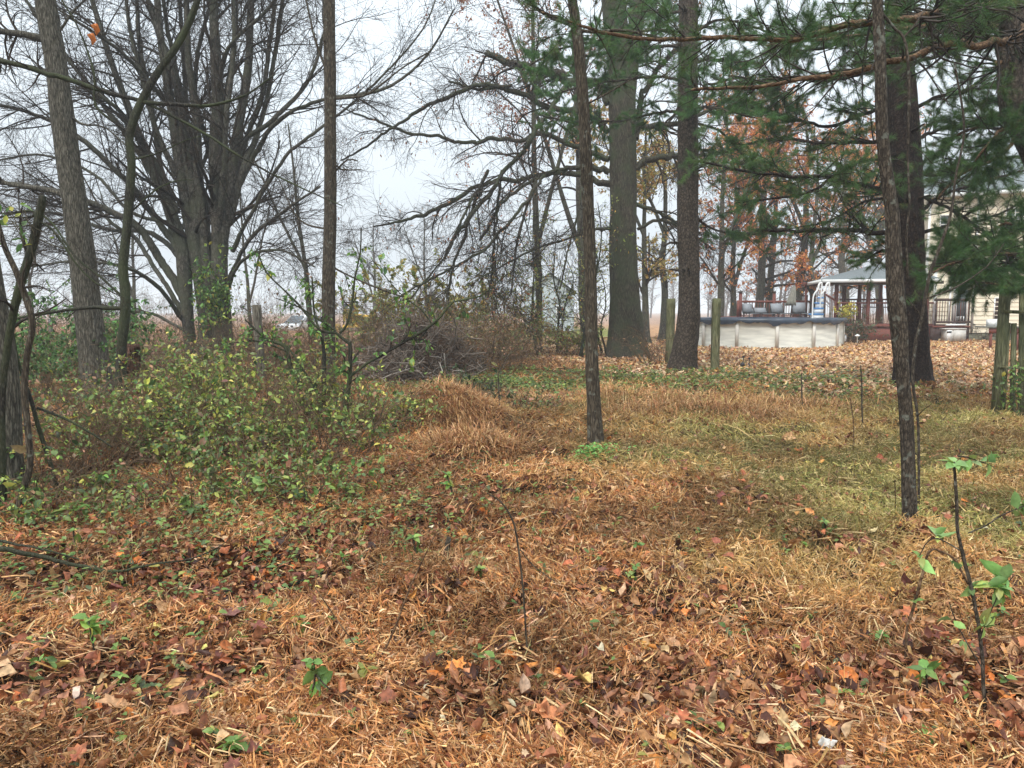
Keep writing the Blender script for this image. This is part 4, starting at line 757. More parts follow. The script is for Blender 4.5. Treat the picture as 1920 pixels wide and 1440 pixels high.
# ------------------------------------------------------------------ trees behind the pool
def gtree(label, px, Y, H, r, lean=0, name='oak_tree', group='oaks behind the pool', cols=None, n_lf=2500, n1=16, size=.14, spreadl=.32, twr=.008, bark='bark_multi', tmin=.2, up=.1, tw=TW, lv3=True, fork=True):
    g0 = WY(px, 600, Y); g0[2] = height(g0[0], g0[1]); root = empty(name, g0, label, 'tree', group)
    K = 9; t = np.linspace(0, 1, K); wob = np.cumsum(rng.normal(0, .16, (K, 2)), 0) * r * 2.2; wob[0] = 0
    P = np.stack([g0[0] + lean * H * t + wob[:, 0], g0[1] + wob[:, 1], g0[2] - .1 + H * t], -1); R = r * (1 - .8 * t)
    A = Acc(); ctrl = np.column_stack([P, R]); v, q, tt, P_, R_ = trunk_geo(ctrl, .35, 12, .08, flare=.3); A.add(v, q, tt); LN = [(P_, R_)]
    if fork:
        k = random.choice([2, 3, 4]); f = ctrl[k:].copy(); f[:, 0] += np.linspace(0, random.choice([-1, 1]) * .22 * H, len(f)); f[:, 3] *= .75; v, q, tt, P_, R_ = trunk_geo(f, .35, 10, .08); A.add(v, q, tt); LN.append((P_, R_))
    A.build('trunk', M[bark], root, smooth=True); PL, RL = to_lines(LN, 14); C = Acc()
    P1, R1 = grow(PL, RL, n=n1, ln=(H * .12, H * spreadl), ang=(30, 65), K=8, wob=.2, bias=(0, 0, up), rf=.42, rmin=twr * 1.5, tr=(tmin, 1)); put_lines(C, P1, R1, 5, tw)
    P2, R2 = grow(P1, R1, n=7, ln=(H * .05, H * .16), ang=(25, 65), K=6, wob=.25, bias=(0, 0, up * .5), rf=.5, rmin=twr); put_lines(C, P2, R2, 3, tw)
    P3 = P2
    if lv3: P3, R3 = grow(P2, R2, n=5, ln=(H * .025, H * .08), ang=(25, 65), K=4, wob=.3, rf=.6, rmin=twr * .7); put_lines(C, P3, R3, 3, tw)
    C.build('crown', M['twig'], root)
    if n_lf:
        D = Acc(); pk = rng.random(len(P3)) < .45; leaves_on(D, P3[pk], n_lf, size, cols, [3, 3, 2, 1][:len(cols)], T=LOBED[:3] + LEAF[:2], droop=.5, off=.06); D.build('foliage', M['leaf'], root)
OR = [(.60, .21, .05), (.48, .14, .04), (.64, .32, .07), (.34, .12, .05)]
YL = [(.42, .30, .07), (.32, .28, .08), (.50, .26, .07), (.2, .2, .07)]
for a_ in [('oak with yellow leaves seen between the big grey trunk and the mossy post', 1214, 38, 11, .2, 0, YL, 3200), ('slender pale oak leaning beside the scaly pine', 1243, 42, 12, .24, -.05, YL, 3000),
           ('forked oak just right of the scaly pine', 1345, 44, 13, .24, .02, OR, 3400), ('pale curved oak above the left rim of the pool', 1372, 46, 12, .22, .05, OR, 3400), ('stout oak above the pool between two loungers', 1418, 48, 15, .32, 0, OR, 3300),
           ('oak with orange leaves above the left loungers', 1440, 52, 14, .3, .03, OR, 3300), ('oak with rusty leaves behind the closed parasol', 1495, 50, 14, .34, -.02, OR, 3300), ('oak with dense orange leaves between the parasol and the pool ladder', 1525, 46, 12, .22, .02, OR, 3300),
           ('bare topped oak behind the left slope of the porch roof', 1590, 58, 16, .34, 0, OR, 2800)]:
    gtree(a_[0], a_[1], a_[2], a_[3], a_[4], a_[5], cols=a_[6], n_lf=a_[7], size=.18, n1=15)
gtree('tall slim tree with rusty leaves rising left of the big grey trunk', 1100, 33, 17, .2, -.03, name='rusty_tree', group=None, cols=[(.36, .13, .06), (.28, .1, .05), (.4, .2, .08)], n_lf=3600, size=.12, tmin=.35, up=-.15)
gtree('tree with small pinkish brown leaves against the pale sky', 1010, 30, 17, .16, -.02, name='rusty_tree', group=None, cols=[(.34, .16, .11), (.28, .12, .08), (.4, .22, .12)], n_lf=5200, size=.085, tmin=.35, up=-.3, spreadl=.36)
gtree('bare tree beyond the straight slim trunk', 585, 30, 9, .13, -.1, name='bare_tree', group='bare trees by the field', n_lf=0, cols=OR, n1=15)
gtree('small bare tree beyond the dark fence post', 470, 34, 8, .1, -.05, name='bare_tree', group='bare trees by the field', n_lf=0, cols=OR, n1=15)
gtree('bare tree far behind the slender crooked sapling', 250, 40, 9, .12, .05, name='bare_tree', group='bare trees by the field', n_lf=0, cols=OR, n1=16)
gtree('bare tree far behind the left edge tangle', 60, 42, 9, .12, 0, name='bare_tree', group='bare trees by the field', n_lf=0, cols=OR, n1=16)
gtree('bare misty tree behind the yellow bulldozer', 700, 75, 10, .2, 0, name='bare_tree', group='bare trees by the field', n_lf=0, cols=OR, n1=18, twr=.015)
gtree('bare misty tree far beyond the brush pile', 800, 80, 12, .2, 0, name='bare_tree', group='bare trees by the field', n_lf=0, cols=OR, n1=18, twr=.015)
gtree('leafy shade tree beyond the upper right of the house', 1650, 66, 17, .35, 0, name='oak_tree', cols=[(.12, .15, .07), (.2, .16, .07)], n_lf=5000, size=.3, n1=18)
gtree('round tree beyond the porch roof', 1700, 75, 14, .35, 0, name='oak_tree', cols=[(.12, .15, .07), (.2, .16, .07)], n_lf=5000, size=.3, n1=18)
# distant woods
A = Acc(); B = Acc()
for k in range(420):
    x = random.uniform(-420, 200); y = random.uniform(420, 600) if x < 30 else random.uniform(95, 220); H = random.uniform(8, 14) * (1 if y > 180 else .9); K = 6
    if x > 0 and random.random() < .3: continue
    t = np.linspace(0, 1, K); P = np.stack([x + t * random.uniform(-1, 1), y + 0 * t, H * t], -1)[None]; R = (.28 * (1 - .8 * t))[None]; put_lines(A, P, R, 5, (.09, .07, .06))
    P1, R1 = grow(P, R, n=26, ln=(H * .15, H * .45), ang=(30, 60), K=5, wob=.2, bias=(0, 0, .2), rf=.4, rmin=.05); put_lines(A, P1, R1, 3, (.11, .085, .075)); P2, R2 = grow(P1, R1, n=8, ln=(H * .06, H * .2), ang=(30, 60), K=4, rmin=.03); put_lines(A, P2, R2, 3, (.13, .10, .085))
o = A.build('distant_wood', M['twig']); tag(o, 'far bare wood fading into the mist beyond the field', 'wood', kind='stuff')
# far field grass fringe
A = Acc(); n_ = 26000; x = rng.uniform(-60, 0, n_); y = 22 * (75 / 22) ** rng.random(n_); x = x * y / 70; k = x < (-1 - 0 * y); x = x[k]; y = y[k]; n_ = len(x)
dr = rng.normal(0, .35, (n_, 3)); dr[:, 2] += 1; scatter(A, THIN, np.stack([x, y, height(x, y)], -1), frames(dr), rng.uniform(.25, .8, n_) * (1 + y * .006), pal([(.50, .31, .19), (.6, .40, .27), (.38, .22, .12)], [3, 3, 2], n_))
o = A.build('field_grass', M['grass']); tag(o, 'tall pinkish dry grass at the edge of the field', 'dry grass', kind='stuff')
# ------------------------------------------------------------------ brush pile
def brush():
    c0 = WY(790, 700, 17.6); z = float(height(c0[0], c0[1])); root = empty('brush_pile', (c0[0], c0[1], z), 'heap of cut grey and brown branches in front of the yellow bushes', 'brush pile')
    for nm, n_, cc, rs_, ln_ in (('branches', 900, (.15, .12, .095), .009, (.5, 1.8)), ('twigs', 3200, (.12, .075, .05), .004, (.25, .9)), ('pale_branches', 60, (.30, .26, .22), .011, (.4, 1.3))):
        an = rng.uniform(0, 2 * PI, n_); r = np.sqrt(rng.random(n_)); x = c0[0] + np.cos(an) * r * 1.25; y = c0[1] + np.sin(an) * r * 1.0; hh = 1.45 * (1 - r ** 1.8) + .06
        if nm == 'pale_branches': x = c0[0] + rng.uniform(-.9, .9, n_); y = c0[1] - rng.uniform(.75, 1.1, n_); hh = .1 + .45 * rng.random(n_)
        p = np.stack([x, y, z + hh * (.35 + .65 * rng.random(n_) ** .5)], -1); d = rng.normal(0, 1, (n_, 3)); d[:, 2] *= .6; d = norm(d); P = [p]; L_ = rng.uniform(*ln_, n_) / 5
        p0 = p - d * L_[:, None] * 2.5; P = [p0]
        for j in range(5): d = norm(d + rng.normal(0, .32, d.shape)); P.append(P[-1] + d * L_[:, None])
        P = np.stack(P, 1); P[..., 2] = np.maximum(P[..., 2], z + .01); A = Acc(); put_lines(A, P, np.linspace(1, .4, 6)[None] * rs_ * rng.uniform(.6, 1.8, (n_, 1)), 4, cc, .35)
        if nm != 'pale_branches': P2, R2 = grow(P, np.full((n_, 6), rs_), n=2, ln=(.1, .5), K=4, rmin=.0025); put_lines(A, P2, R2, 3, cc, .35)
        A.build(nm, M['twig'], root)
    A = Acc(); n_ = 2200; an = rng.uniform(0, 2 * PI, n_); r = np.sqrt(rng.random(n_)); p = np.stack([c0[0] + np.cos(an) * r * 1.1 + .2, c0[1] + np.sin(an) * r * .9, z + (1.0 * (1 - r ** 1.8)) * rng.uniform(.7, 1.1, n_)], -1)
    scatter(A, LITTER, p, frames(rng.normal(0, 1, (n_, 3))), rng.uniform(.03, .07, n_), pal([(.19, .085, .055), (.14, .08, .05), (.26, .14, .09)], [3, 3, 1], n_)); A.build('dead_leaves', M['litter'], root)
brush()
# second, smaller pile side: dark dome of soil under it
# ------------------------------------------------------------------ posts, stump, sticks
def post(name, label, px0, px1, pt, Y, mat, cat='post', group=None, lean=0, rot=.5, taper=0):
    w_ = (px1 - px0) * Y / F; c0 = WY((px0 + px1) / 2, pt, Y); z = float(height(c0[0], Y)); A = Acc(); s = w_ / (math.cos(rot) + math.sin(abs(rot))) / 2; K = 14; H = c0[2] - z
    v = []
    for k in range(K + 1):
        t = k / K; zz = z - .2 + (H + .2) * t
        for i, j in ((-1, -1), (1, -1), (1, 1), (-1, 1)):
            x_ = i * s * (1 + random.uniform(-.03, .03)); y_ = j * s * (1 + random.uniform(-.03, .03)); v.append([c0[0] - lean * (1 - t) * H + x_ * math.cos(rot) - y_ * math.sin(rot), Y + x_ * math.sin(rot) + y_ * math.cos(rot), zz + (random.uniform(-.012, .012) if k == K else 0)])
    q = [[k * 4 + j, k * 4 + (j + 1) % 4, k * 4 + 4 + (j + 1) % 4, k * 4 + 4 + j] for k in range(K) for j in range(4)] + [[K * 4, K * 4 + 1, K * 4 + 2, K * 4 + 3]]
    A.add(v, q); o = A.build(name, mat, center=(c0[0], Y, z)); tag(o, label, cat, group); return o
post('fence_post', 'square green mossy post standing in front of the pool', 1336, 1351, 560, 19.6, M['wood_mossy'], group='mossy posts by the scaly pine', rot=.35)
post('fence_post', 'square mossy post half hidden left of the scaly pine', 1250, 1266, 560, 22, M['wood_mossy'], group='mossy posts by the scaly pine', rot=.5)
post('fence_post', 'dark weathered post left of the straight slim trunk', 471, 491, 572, 17.8, M['wood_old'], rot=.4, lean=-.04)
post('fence_post', 'thin grey metal post far off behind the leafy bank', 91, 97, 597, 32, m_plain('galvanised', (.22, .23, .24), .5), rot=.1)
A = Acc(); g0 = GP(243, 748); st = cp([(250, 648, 24), (248, 680, 26), (243, 720, 30), (240, 752, 36)], g0[1])[::-1]; v, q, tt, _, _ = trunk_geo(st, .03, 22, .2, furrow=14, flare=.15); v = v.copy(); topm = v[:, 2] > st[-1][2] - .12; v[topm, 2] += rng.normal(0, .04, topm.sum()); A.add(v, q, tt); o = A.build('tree_stump', M['stump'], center=(g0[0], g0[1], g0[2]), smooth=True); tag(o, 'jagged reddish brown broken stump right of the slender sapling', 'stump')
def stick(name, label, ppx, rad, mat='bark_dark', branches=(), cat='branch', z0=.03, group=None, n1=3, ln1=.25):
    pts = []
    for (px, py, r, *dz) in ppx:
        g = GP(px, py); pts.append([g[0], g[1], g[2] + (dz[0] if dz else z0), r])
    pts = np.array(pts); root = empty(name, pts[0][:3], label, cat, group); A = Acc(); v, q, tt, P, R = trunk_geo(pts, .04, 8, .1, .3); A.add(v, q, tt); LN = [(P, R)]; A.build('stem', M[mat], root, smooth=True)
    B = Acc()
    for br in branches:
        bp_ = []
        for (px, py, r, *dz) in br: g = GP(px, py); bp_.append([g[0], g[1], g[2] + (dz[0] if dz else z0), r])
        v, q, tt, P, R = trunk_geo(np.array(bp_), .04, 6, .1, .3); B.add(v, q, tt); LN.append((P, R))
    if n1:
        PL, RL = to_lines(LN, 10); P1, R1 = grow(PL, RL, n=n1, ln=(ln1 * .3, ln1), K=5, rmin=.0012, bias=(0, 0, -.2)); P1[..., 2] = np.maximum(P1[..., 2], height(P1[..., 0], P1[..., 1]) + .005); put_lines(B, P1, R1, 4, (.05, .04, .03))
    if B.n: B.build('side_twigs', M['bark_dark'] if branches else M['twig'], root)
    return root
stick('fallen_branch', 'long dark fallen branch reaching in from the left edge over the litter', [(-60, 1088, .016, 0.21), (0, 1096, .016, 0.21), (80, 1104, .014, 0.19), (160, 1110, .012, 0.16), (225, 1113, .009, 0.14), (300, 1098, .006, 0.14), (360, 1090, .005, 0.14), (410, 1070, .003, 0.15), (440, 1045, .002, 0.15)], 0,
      branches=[[(-60, 1080, .008, 0.23), (0, 1086, .008, 0.23), (80, 1097, .006, 0.22), (150, 1106, .004, 0.19)], [(180, 1110, .006, 0.16), (225, 1120, 0.004), (265, 1128, 0.002)], [(200, 1112, 0.005), (245, 1140, 0.004), (270, 1170, 0.002)], [(360, 1090, 0.003), (380, 1115, 0.003), (400, 1135, 0.002)]])
stick('fallen_branch', 'short black stick lying right of the long fallen branch', [(365, 1121, .004), (400, 1118, .008), (450, 1116, .007)], 0, n1=0)
stick('fallen_branch', 'thin curved twig arching across the litter above the long branch', [(225, 1068, .003), (260, 1035, .004, .08), (310, 1018, .004, .1), (360, 1012, .003, .1), (390, 1020, .002)], 0, n1=2)
stick('fallen_branch', 'mossy short log in the dead grass near the yellow seedling', [(530, 1112, .004), (548, 1106, .012), (575, 1098, .01), (610, 1080, .004)], 0, n1=1)
stick('fallen_branch', 'dark stick slanting through the thicket toward the camera', [(575, 830, .006, .35), (620, 775, .006, .6), (560, 850, .006, .3)][:2] + [(640, 745, .004, .75)], 0, n1=1)
stick('fallen_branch', 'bare stick slanting down inside the left of the thicket', [(70, 768, .012, .3), (110, 782, .012, .3), (150, 805, .010, .2), (205, 836, .006, .1)], 0, n1=3)
stick('white_scrap', 'small white scrap lying on the olive grass', [(1470, 1081, .005), (1480, 1085, .008), (1490, 1087, .005)], 0, n1=0, mat='bark_dark', cat='scrap')
M['scrap'] = m_plain('white_scrap', (.7, .72, .7), .6)
for o in bpy.data.objects:
    if o.name.startswith('stem') and o.parent and o.parent.name == 'white_scrap': o.data.materials[0] = M['scrap']
# weed stems and seedlings -----------------------------------------
def weed(name, label, Y, pts, limbs=(), nl=0, size=.04, cols=LG, wts=(4, 3, 2, 2, .5), top=0, cat='seedling', c='bark_slim', lv=(2, .1), group=None, T=OVAL, droop=.4, zx=0):
    p = [(a_, b_, r_) for a_, b_, r_ in pts]; b = GP(p[-1][0], p[-1][1]); Yb = b[1]
    t = cp(p, Yb)[::-1]; root = empty(name, (b[0], b[1], b[2]), label, cat, group); t[0][2] = b[2] - .01; A = Acc(); v, q, tt, P, R = trunk_geo(t, .02, 7, .1, .1); A.add(v, q, tt); LN = [(P, R)]
    for lb in limbs: v, q, tt, P, R = trunk_geo(cp(lb, Yb), .02, 6, .1, .2); A.add(v, q, tt); LN.append((P, R))
    PL, RL = to_lines(LN, 10); A.build('stem', M[c], root, smooth=True)
    if nl:
        B = Acc(); P1, R1 = grow(PL, RL, n=max(2, nl // (5 * len(PL))), ln=(size * .3, size * 1.0), K=4, rmin=.0008, tr=(.3, 1)); put_lines(B, P1, R1, 3, (.12, .10, .05)); leaves_on(B, P1, nl, size, cols, wts, T=T, droop=droop, off=.003, tmin=.7, jit=.25, vary=True)
        if top:
            e = np.repeat(PL[0][-1][None], top, 0); an = np.arange(top) / top * 2 * PI + random.random(); dr = np.stack([np.cos(an), np.sin(an), rng.uniform(-.5, .6, top)], -1); scatter(B, OVAL, e, frames(dr, np.array([[0, -.35, 1.]]) + rng.normal(0, .3, (top, 3))), size * rng.uniform(.75, 1.25, top), pal(cols, wts, top, .1))
        B.build('leaves', M['leaf'], root)
    return root
G1 = [(.12, .21, .05), (.16, .28, .065), (.24, .33, .08), (.09, .15, .045), (.28, .27, .07)][:4]
w4 = (4, 3, 2, 2)
weed('young_shrub', 'upright young shrub with a fan of broad green leaves at lower right', 0, [(1789, 868, 4.9), (1794, 930, 6.3), (1798, 1000, 6.3), (1808, 1040, 7.0), (1826, 1120, 7.0), (1840, 1210, 7.0), (1848, 1340, 7.7)],
     [[(1795, 855, 2.8), (1815, 858, 2.8), (1845, 868, 2.1), (1862, 875, 1.4)], [(1815, 1000, 2.8), (1850, 985, 2.8), (1880, 965, 2.8), (1930, 945, 2.1)], [(1806, 1035, 2.8), (1760, 1010, 2.8), (1740, 1015, 2.1), (1725, 1040, 2.1)], [(1840, 1190, 2.8), (1870, 1120, 2.1), (1900, 1080, 1.4)], [(1845, 1260, 2.8), (1800, 1180, 2.1), (1780, 1130, 1.4)]],
     c='bark_lichen', nl=70, size=.062, cols=[(.21, .35, .11), (.26, .42, .13), (.18, .29, .08), (.34, .42, .1)], wts=w4, top=8, cat='young shrub')
weed('arching_stem', 'pale dry stem arching beside the lichen covered trunk', 0, [(1755, 1030, 4), (1742, 1035, 5), (1730, 1075, 5), (1712, 1140, 6), (1700, 1180, 5), (1698, 1250, 6)], [[(1755, 1030, 4), (1790, 1050, 5), (1815, 1095, 4)]], c='branch_orange', nl=10, size=.04, cols=G1, wts=w4)
weed('seedling', 'green seedling with long leaves below the lichen covered trunk', 0, [(1735, 1255, 3), (1738, 1280, 4), (1742, 1330, 4)], nl=8, size=.06, cols=G1, wts=w4, top=5)
weed('seedling', 'blue green seedling in the litter just below the straight slim trunk', 0, [(775, 1008, 4), (778, 1030, 4), (780, 1060, 4)], nl=14, size=.065, cols=G1, wts=w4, top=7)
weed('seedling', 'green seedling in the brown grass right of centre', 0, [(1192, 1062, 3), (1192, 1078, 4), (1192, 1096, 4)], nl=8, size=.05, cols=G1, wts=w4, top=5)
weed('seedling', 'small green seedling above the one right of centre', 0, [(1196, 1022, 3), (1196, 1032, 3), (1196, 1044, 3)], nl=5, size=.045, cols=G1, wts=w4, top=4)
weed('seedling', 'upright green seedling with one round leaf in the lower left litter', 0, [(588, 1238, 3), (590, 1270, 4), (585, 1300, 4), (580, 1340, 4)], [[(588, 1260, 3), (605, 1280, 3), (618, 1292, 3)]], nl=14, size=.05, cols=G1, wts=w4, top=5)
weed('seedling', 'leafy seedling at the bottom edge left of centre', 0, [(440, 1390, 3), (442, 1410, 4), (445, 1435, 4)], nl=14, size=.05, cols=G1, wts=w4, top=5)
weed('seedling', 'yellow green seedling left of the curled tan leaf', 0, [(165, 1160, 3), (172, 1190, 4), (180, 1240, 4)], nl=14, size=.06, cols=LG[1:], wts=w4, top=4)
weed('seedling', 'pale green seedling under the long fallen branch', 0, [(196, 1165, 3), (200, 1185, 3), (205, 1210, 3)], nl=6, size=.05, cols=G1, wts=w4, top=4)
weed('seedling', 'tiny seedling near the left end of the long fallen branch', 0, [(75, 1240, 3), (80, 1258, 3), (85, 1275, 3)], nl=6, size=.045, cols=G1, wts=w4, top=4)
weed('seedling', 'bright lime seedling in the litter under the thicket', 0, [(138, 995, 3), (138, 1015, 3), (137, 1035, 3)], nl=8, size=.05, cols=LG[1:], wts=w4, top=4)
weed('seedling', 'lime green seedling with a yellow leaf near the mound', 0, [(838, 890, 3), (845, 915, 4), (858, 945, 4)], nl=18, size=.05, cols=LG[1:], wts=w4, top=4)
weed('seedling', 'small seedling at the bottom edge near the lower right', 0, [(1470, 1405, 3), (1472, 1418, 3), (1475, 1432, 3)], nl=6, size=.04, cols=G1, wts=w4, top=4)
weed('seedling', 'two leaved seedling beside the lowest stretch of the young shrub', 0, [(1735, 1370, 3), (1738, 1390, 3), (1745, 1420, 3)], nl=8, size=.045, cols=G1, wts=w4, top=4)
weed('seedling', 'olive lobed leaf seedling at the foot of the pale straw', 0, [(684, 1255, 3), (690, 1275, 3), (694, 1300, 3)], nl=4, size=.06, cols=[(.14, .16, .03), (.2, .2, .04)], wts=(1, 1), top=3)
weed('seedling', 'green seedling growing under the big leaves of the young shrub', 0, [(1708, 945, 3), (1712, 960, 3), (1714, 985, 3)], nl=8, size=.06, cols=G1, wts=w4, top=4)
for k_, (px_, py_, lab_) in enumerate([(35, 1090, 'low seedling above the left end of the long fallen branch'), (380, 985, 'seedling pair in the litter just under the middle of the thicket'), (300, 1010, 'seedling beside the thin curved twig'), (560, 1190, 'narrow seedling left of the pale straw V'), (225, 1300, 'green and lime seedling near the curled tan leaf'), (545, 1385, 'small seedling at the bottom left of the round leaf seedling'), (640, 1075, 'seedling near the mossy short log'), (125, 1075, 'seedling touching the long fallen branch'),
        (900, 1100, 'tiny lime seedling left of the bare dark stem'), (570, 955, 'taller leafy shoot hanging at the right foot of the thicket'), (670, 1240, 'seedling growing inside the pale straw V'), (1650, 1225, 'seedling left of the arching pale stem'), (1880, 1180, 'seedling at the right edge beyond the young shrub'), (400, 1405, 'yellow tinged seedling on the bottom edge'), (1545, 1010, 'seedling on the olive grass left of the lichen trunk')]):
    weed('seedling', lab_, 0, [(px_, py_ - 34, 3), (px_ + 3, py_ - 16, 3), (px_ + 2, py_, 4)], nl=7 + k_ % 5, size=.038 + .004 * (k_ % 4), cols=LG if k_ % 3 == 0 else G1 + G1[:1], wts=(4, 3, 3, 2, 1), top=4 + k_ % 3)
for lab, pts, lm in [('thin dark bare stem leaning in the middle foreground', [(915, 925, 2), (940, 942, 3), (962, 975, 4), (972, 1020, 4), (980, 1080, 4), (984, 1140, 4), (988, 1205, 4), (986, 1245, 4)], [[(975, 1030, 2), (1000, 1060, 2), (1040, 1090, 1.5)]]),
                     ('pale straw stalk forming the right arm of a V', [(820, 995, 2), (790, 1055, 3), (765, 1110, 4), (735, 1190, 4), (712, 1235, 4), (694, 1256, 4)], []), ('pale straw stalk forming the left arm of a V', [(590, 1100, 2), (630, 1160, 3), (655, 1195, 3), (680, 1235, 4), (694, 1256, 4)], []),
                     ('thin upright bare stem on the leafy slope left of the reddish pine', [(1614, 685, 2), (1616, 730, 3), (1617, 770, 3), (1617, 812, 3)], []), ('thin brown weed stem left of the upright bare stem', [(1503, 700, 2), (1504, 740, 3), (1504, 775, 3)], []),
                     ('straw coloured stalk in the olive grass left of the lichen trunk', [(1594, 745, 2), (1600, 790, 2), (1602, 860, 2)], []), ('straw stalk standing at the left foot of the lichen trunk', [(1678, 900, 2), (1679, 945, 2), (1681, 975, 2)], []), ('dark upright stem at the bottom edge lower right', [(1520, 1345, 2), (1521, 1380, 3), (1522, 1430, 3)], []),
                     ('curled dead leaf stalk in the middle foreground', [(842, 1008, 9), (838, 1030, 11), (832, 1065, 6)], []), ('pale sapling stem behind the small dark bush', [(934, 700, 2), (935, 740, 3), (937, 800, 4)], [[(934, 700, 2), (950, 670, 2), (965, 655, 1)]])]:
    weed('dry_stem', lab, 0, pts, lm, cat='stem', c='branch_orange' if 'straw' in lab else 'bark_slim')
# sprouts round the thin trunk
A = Acc(); g0 = GP(1113, 858); n_ = 420; x = rng.normal(g0[0] - .02, .12, n_); y = rng.normal(g0[1] - .12, .10, n_); an = rng.uniform(0, 2 * PI, n_); dr = np.stack([np.cos(an), np.sin(an), rng.uniform(0, .6, n_)], -1)
scatter(A, OVAL, np.stack([x, y, height(x, y) + rng.uniform(.05, .16, n_)], -1), frames(dr, np.array([[0, 0, 1.]]) + rng.normal(0, .3, (n_, 3))), rng.uniform(.022, .045, n_), pal([(.14, .34, .07), (.20, .42, .09), (.09, .24, .05)], [3, 3, 1], n_)); o = A.build('green_sprouts', M['leaf'], center=g0); tag(o, 'bright green ring of sprouts around the foot of the thin trunk', 'sprouts', kind='stuff')
# notable big leaves
def bigleaf(label, px, py, size, col, T, tilt=.3, group='large fallen leaves'):
    g = GP(px, py); A = Acc(); dr = rng.normal(0, 1, (1, 3)); dr[:, 2] *= .2; up = np.array([[0, -tilt, 1.]]); scatter(A, [T], g[None] + [0, 0, .07], frames(dr, up), np.array([size]), np.array([col])); A.v = [v_ - 0 for v_ in A.v]; o = A.build('fallen_leaf', M['litter'], center=g); tag(o, label, 'leaf', group)
bigleaf('large curled tan leaf with a hole in the lower left litter', 252, 1348, .13, (.48, .27, .14), LOBED[0]); bigleaf('glossy orange leaf at the centre of the foreground', 872, 1270, .10, (.62, .22, .05), LOBED[1]); bigleaf('rusty orange leaf standing above a purple one', 390, 1158, .10, (.45, .15, .06), LITTER[1], .8)
bigleaf('purple brown leaf lying under the rusty orange one', 430, 1185, .16, (.22, .10, .08), LOBED[2]); bigleaf('dull purple leaf left of the pale straw V', 650, 1135, .09, (.26, .11, .09), LITTER[3], .5); bigleaf('pale grey leaf at the bottom edge lower right', 1565, 1428, .08, (.5, .48, .44), LITTER[4], .6)
bigleaf('small yellow leaf in the lower left litter', 390, 1238, .06, (.62, .55, .16), OVAL[0], .6); bigleaf('russet lobed leaf near the bottom right of centre', 1050, 1365, .12, (.45, .17, .07), LOBED[3]); bigleaf('pale yellow round leaf in the lower left grass', 333, 1263, .05, (.66, .62, .28), OVAL[1], .6)
bigleaf('orange leaf on the ground left of the thin trunk', 936, 832, .16, (.62, .26, .06), LOBED[4], .6); bigleaf('tan upright leaf in the olive grass', 1492, 832, .17, (.52, .30, .15), LITTER[5], 1.2)
for lab, px, py in (('orange dead leaf hanging high in the left branches', 178, 42), ('darker orange dead leaf hanging just below the first', 171, 60)):
    A = Acc(); p = WY(px, py, 5.5); scatter(A, LITTER[:1], p[None], frames(np.array([[.2, 0, -1.]]), np.array([[0, -1., .3]])), np.array([.085]), np.array([(.5, .17, .05)])); v, q = tubes(np.array([[p, p + [0.0, 0, .12], p + [.03, 0, .25]]]), np.full((1, 3), .0012), 3); A.add(v, q, None, (.05, .04, .03)); o = A.build('hanging_leaf', M['litter'], center=p); tag(o, lab, 'leaf', 'dead leaves hanging in the branches')
# ------------------------------------------------------------------ trellis fence on the right
def trellis():
    Y = 11.0; g = WY(1866, 790, Y); z = float(height(g[0], Y)); root = empty('trellis_fence', (g[0], Y, z), 'mossy green wooden trellis fence with gaps at the right edge', 'fence')
    P = lambda px, py, dy=0: WY(px, py, Y + dy)
    def bar(nm, a_, b_, w_, t_): A = Acc(); beam(A, a_, b_, w_, t_); A.build(nm, M['wood_mossy'], root)
    bar('post', P(1866, 800), P(1885, 546), .085, .14); bar('post', P(1878, 800, .06), P(1890, 605, .06), .03, .08)
    bar('rail', P(1878, 584, -.06), P(2040, 590, -.06), .06, .05); bar('rail', P(1872, 688, -.07), P(2040, 696, -.07), .05, .035)
    for px, pt, pb, w_ in ((1889, 548, 580, .07), (1900, 606, 800, .075), (1916, 545, 800, .085), (1934, 600, 810, .11), (1953, 548, 815, .11), (1972, 605, 815, .11), (1992, 548, 820, .11), (2012, 600, 820, .11), (2032, 545, 825, .12)):
        bar('board', P(px - 2, pb, .02), P(px + 1, pt, .02), w_, .022)
    return root
trellis()
leafmass('creeper', 'light green creeper growing up the trellis fence', 'vine', 1898, 735, 10.8, 16, 75, .08, 46, 190, .07, G1 + LG[2:], [3, 3, 2, 2, 2, 1, 1], base=(WY(1898, 790, 10.8)[0], 10.8, 0))
# ------------------------------------------------------------------ pool, deck, porch, house
M['cream'] = m_plain('cream_panel', (.58, .57, .50), .5, .2, 2.2, streak=(.6, .6, 3.5)); M['cream_post'] = m_plain('cream_upright', (.62, .60, .54), .5, .06)
M['cover'] = m_plain('navy_tarpaulin', (.018, .03, .05), .45, .5, 3, spec=.6); M['brown'] = m_plain('redbrown_stain', (.16, .046, .032), .7, .25, 9); M['brown_dark'] = m_plain('dark_brown_boards', (.05, .025, .02), .75, .25, 9)
M['white'] = m_plain('white_trim', (.74, .74, .72), .5, .05); M['blue'] = m_plain('blue_step_edge', (.10, .30, .62), .45, .1); M['greymesh'] = m_plain('grey_sling', (.22, .23, .245), .7, .08, 20); M['black'] = m_plain('black_metal', (.02, .02, .022), .45, .2)
M['siding'] = m_plain('cream_siding', (.72, .65, .50), .65, .06, 3); M['shingle'] = m_plain('grey_shingle', (.14, .16, .165), .9, .25, 14, bump=.5); M['glass'] = m_plain('window_glass', (.06, .075, .085), .08, .4, 1.3, spec=.8); M['found'] = m_plain('foundation', (.20, .20, .14), .9, .2, 5)
M['parasol'] = m_plain('olive_grey_canvas', (.20, .19, .155), .85, .2, 8); M['curtain'] = m_plain('white_curtain', (.6, .6, .58), .8, .05, 8)
def PT(px, py, Y): return WY(px, py, Y)
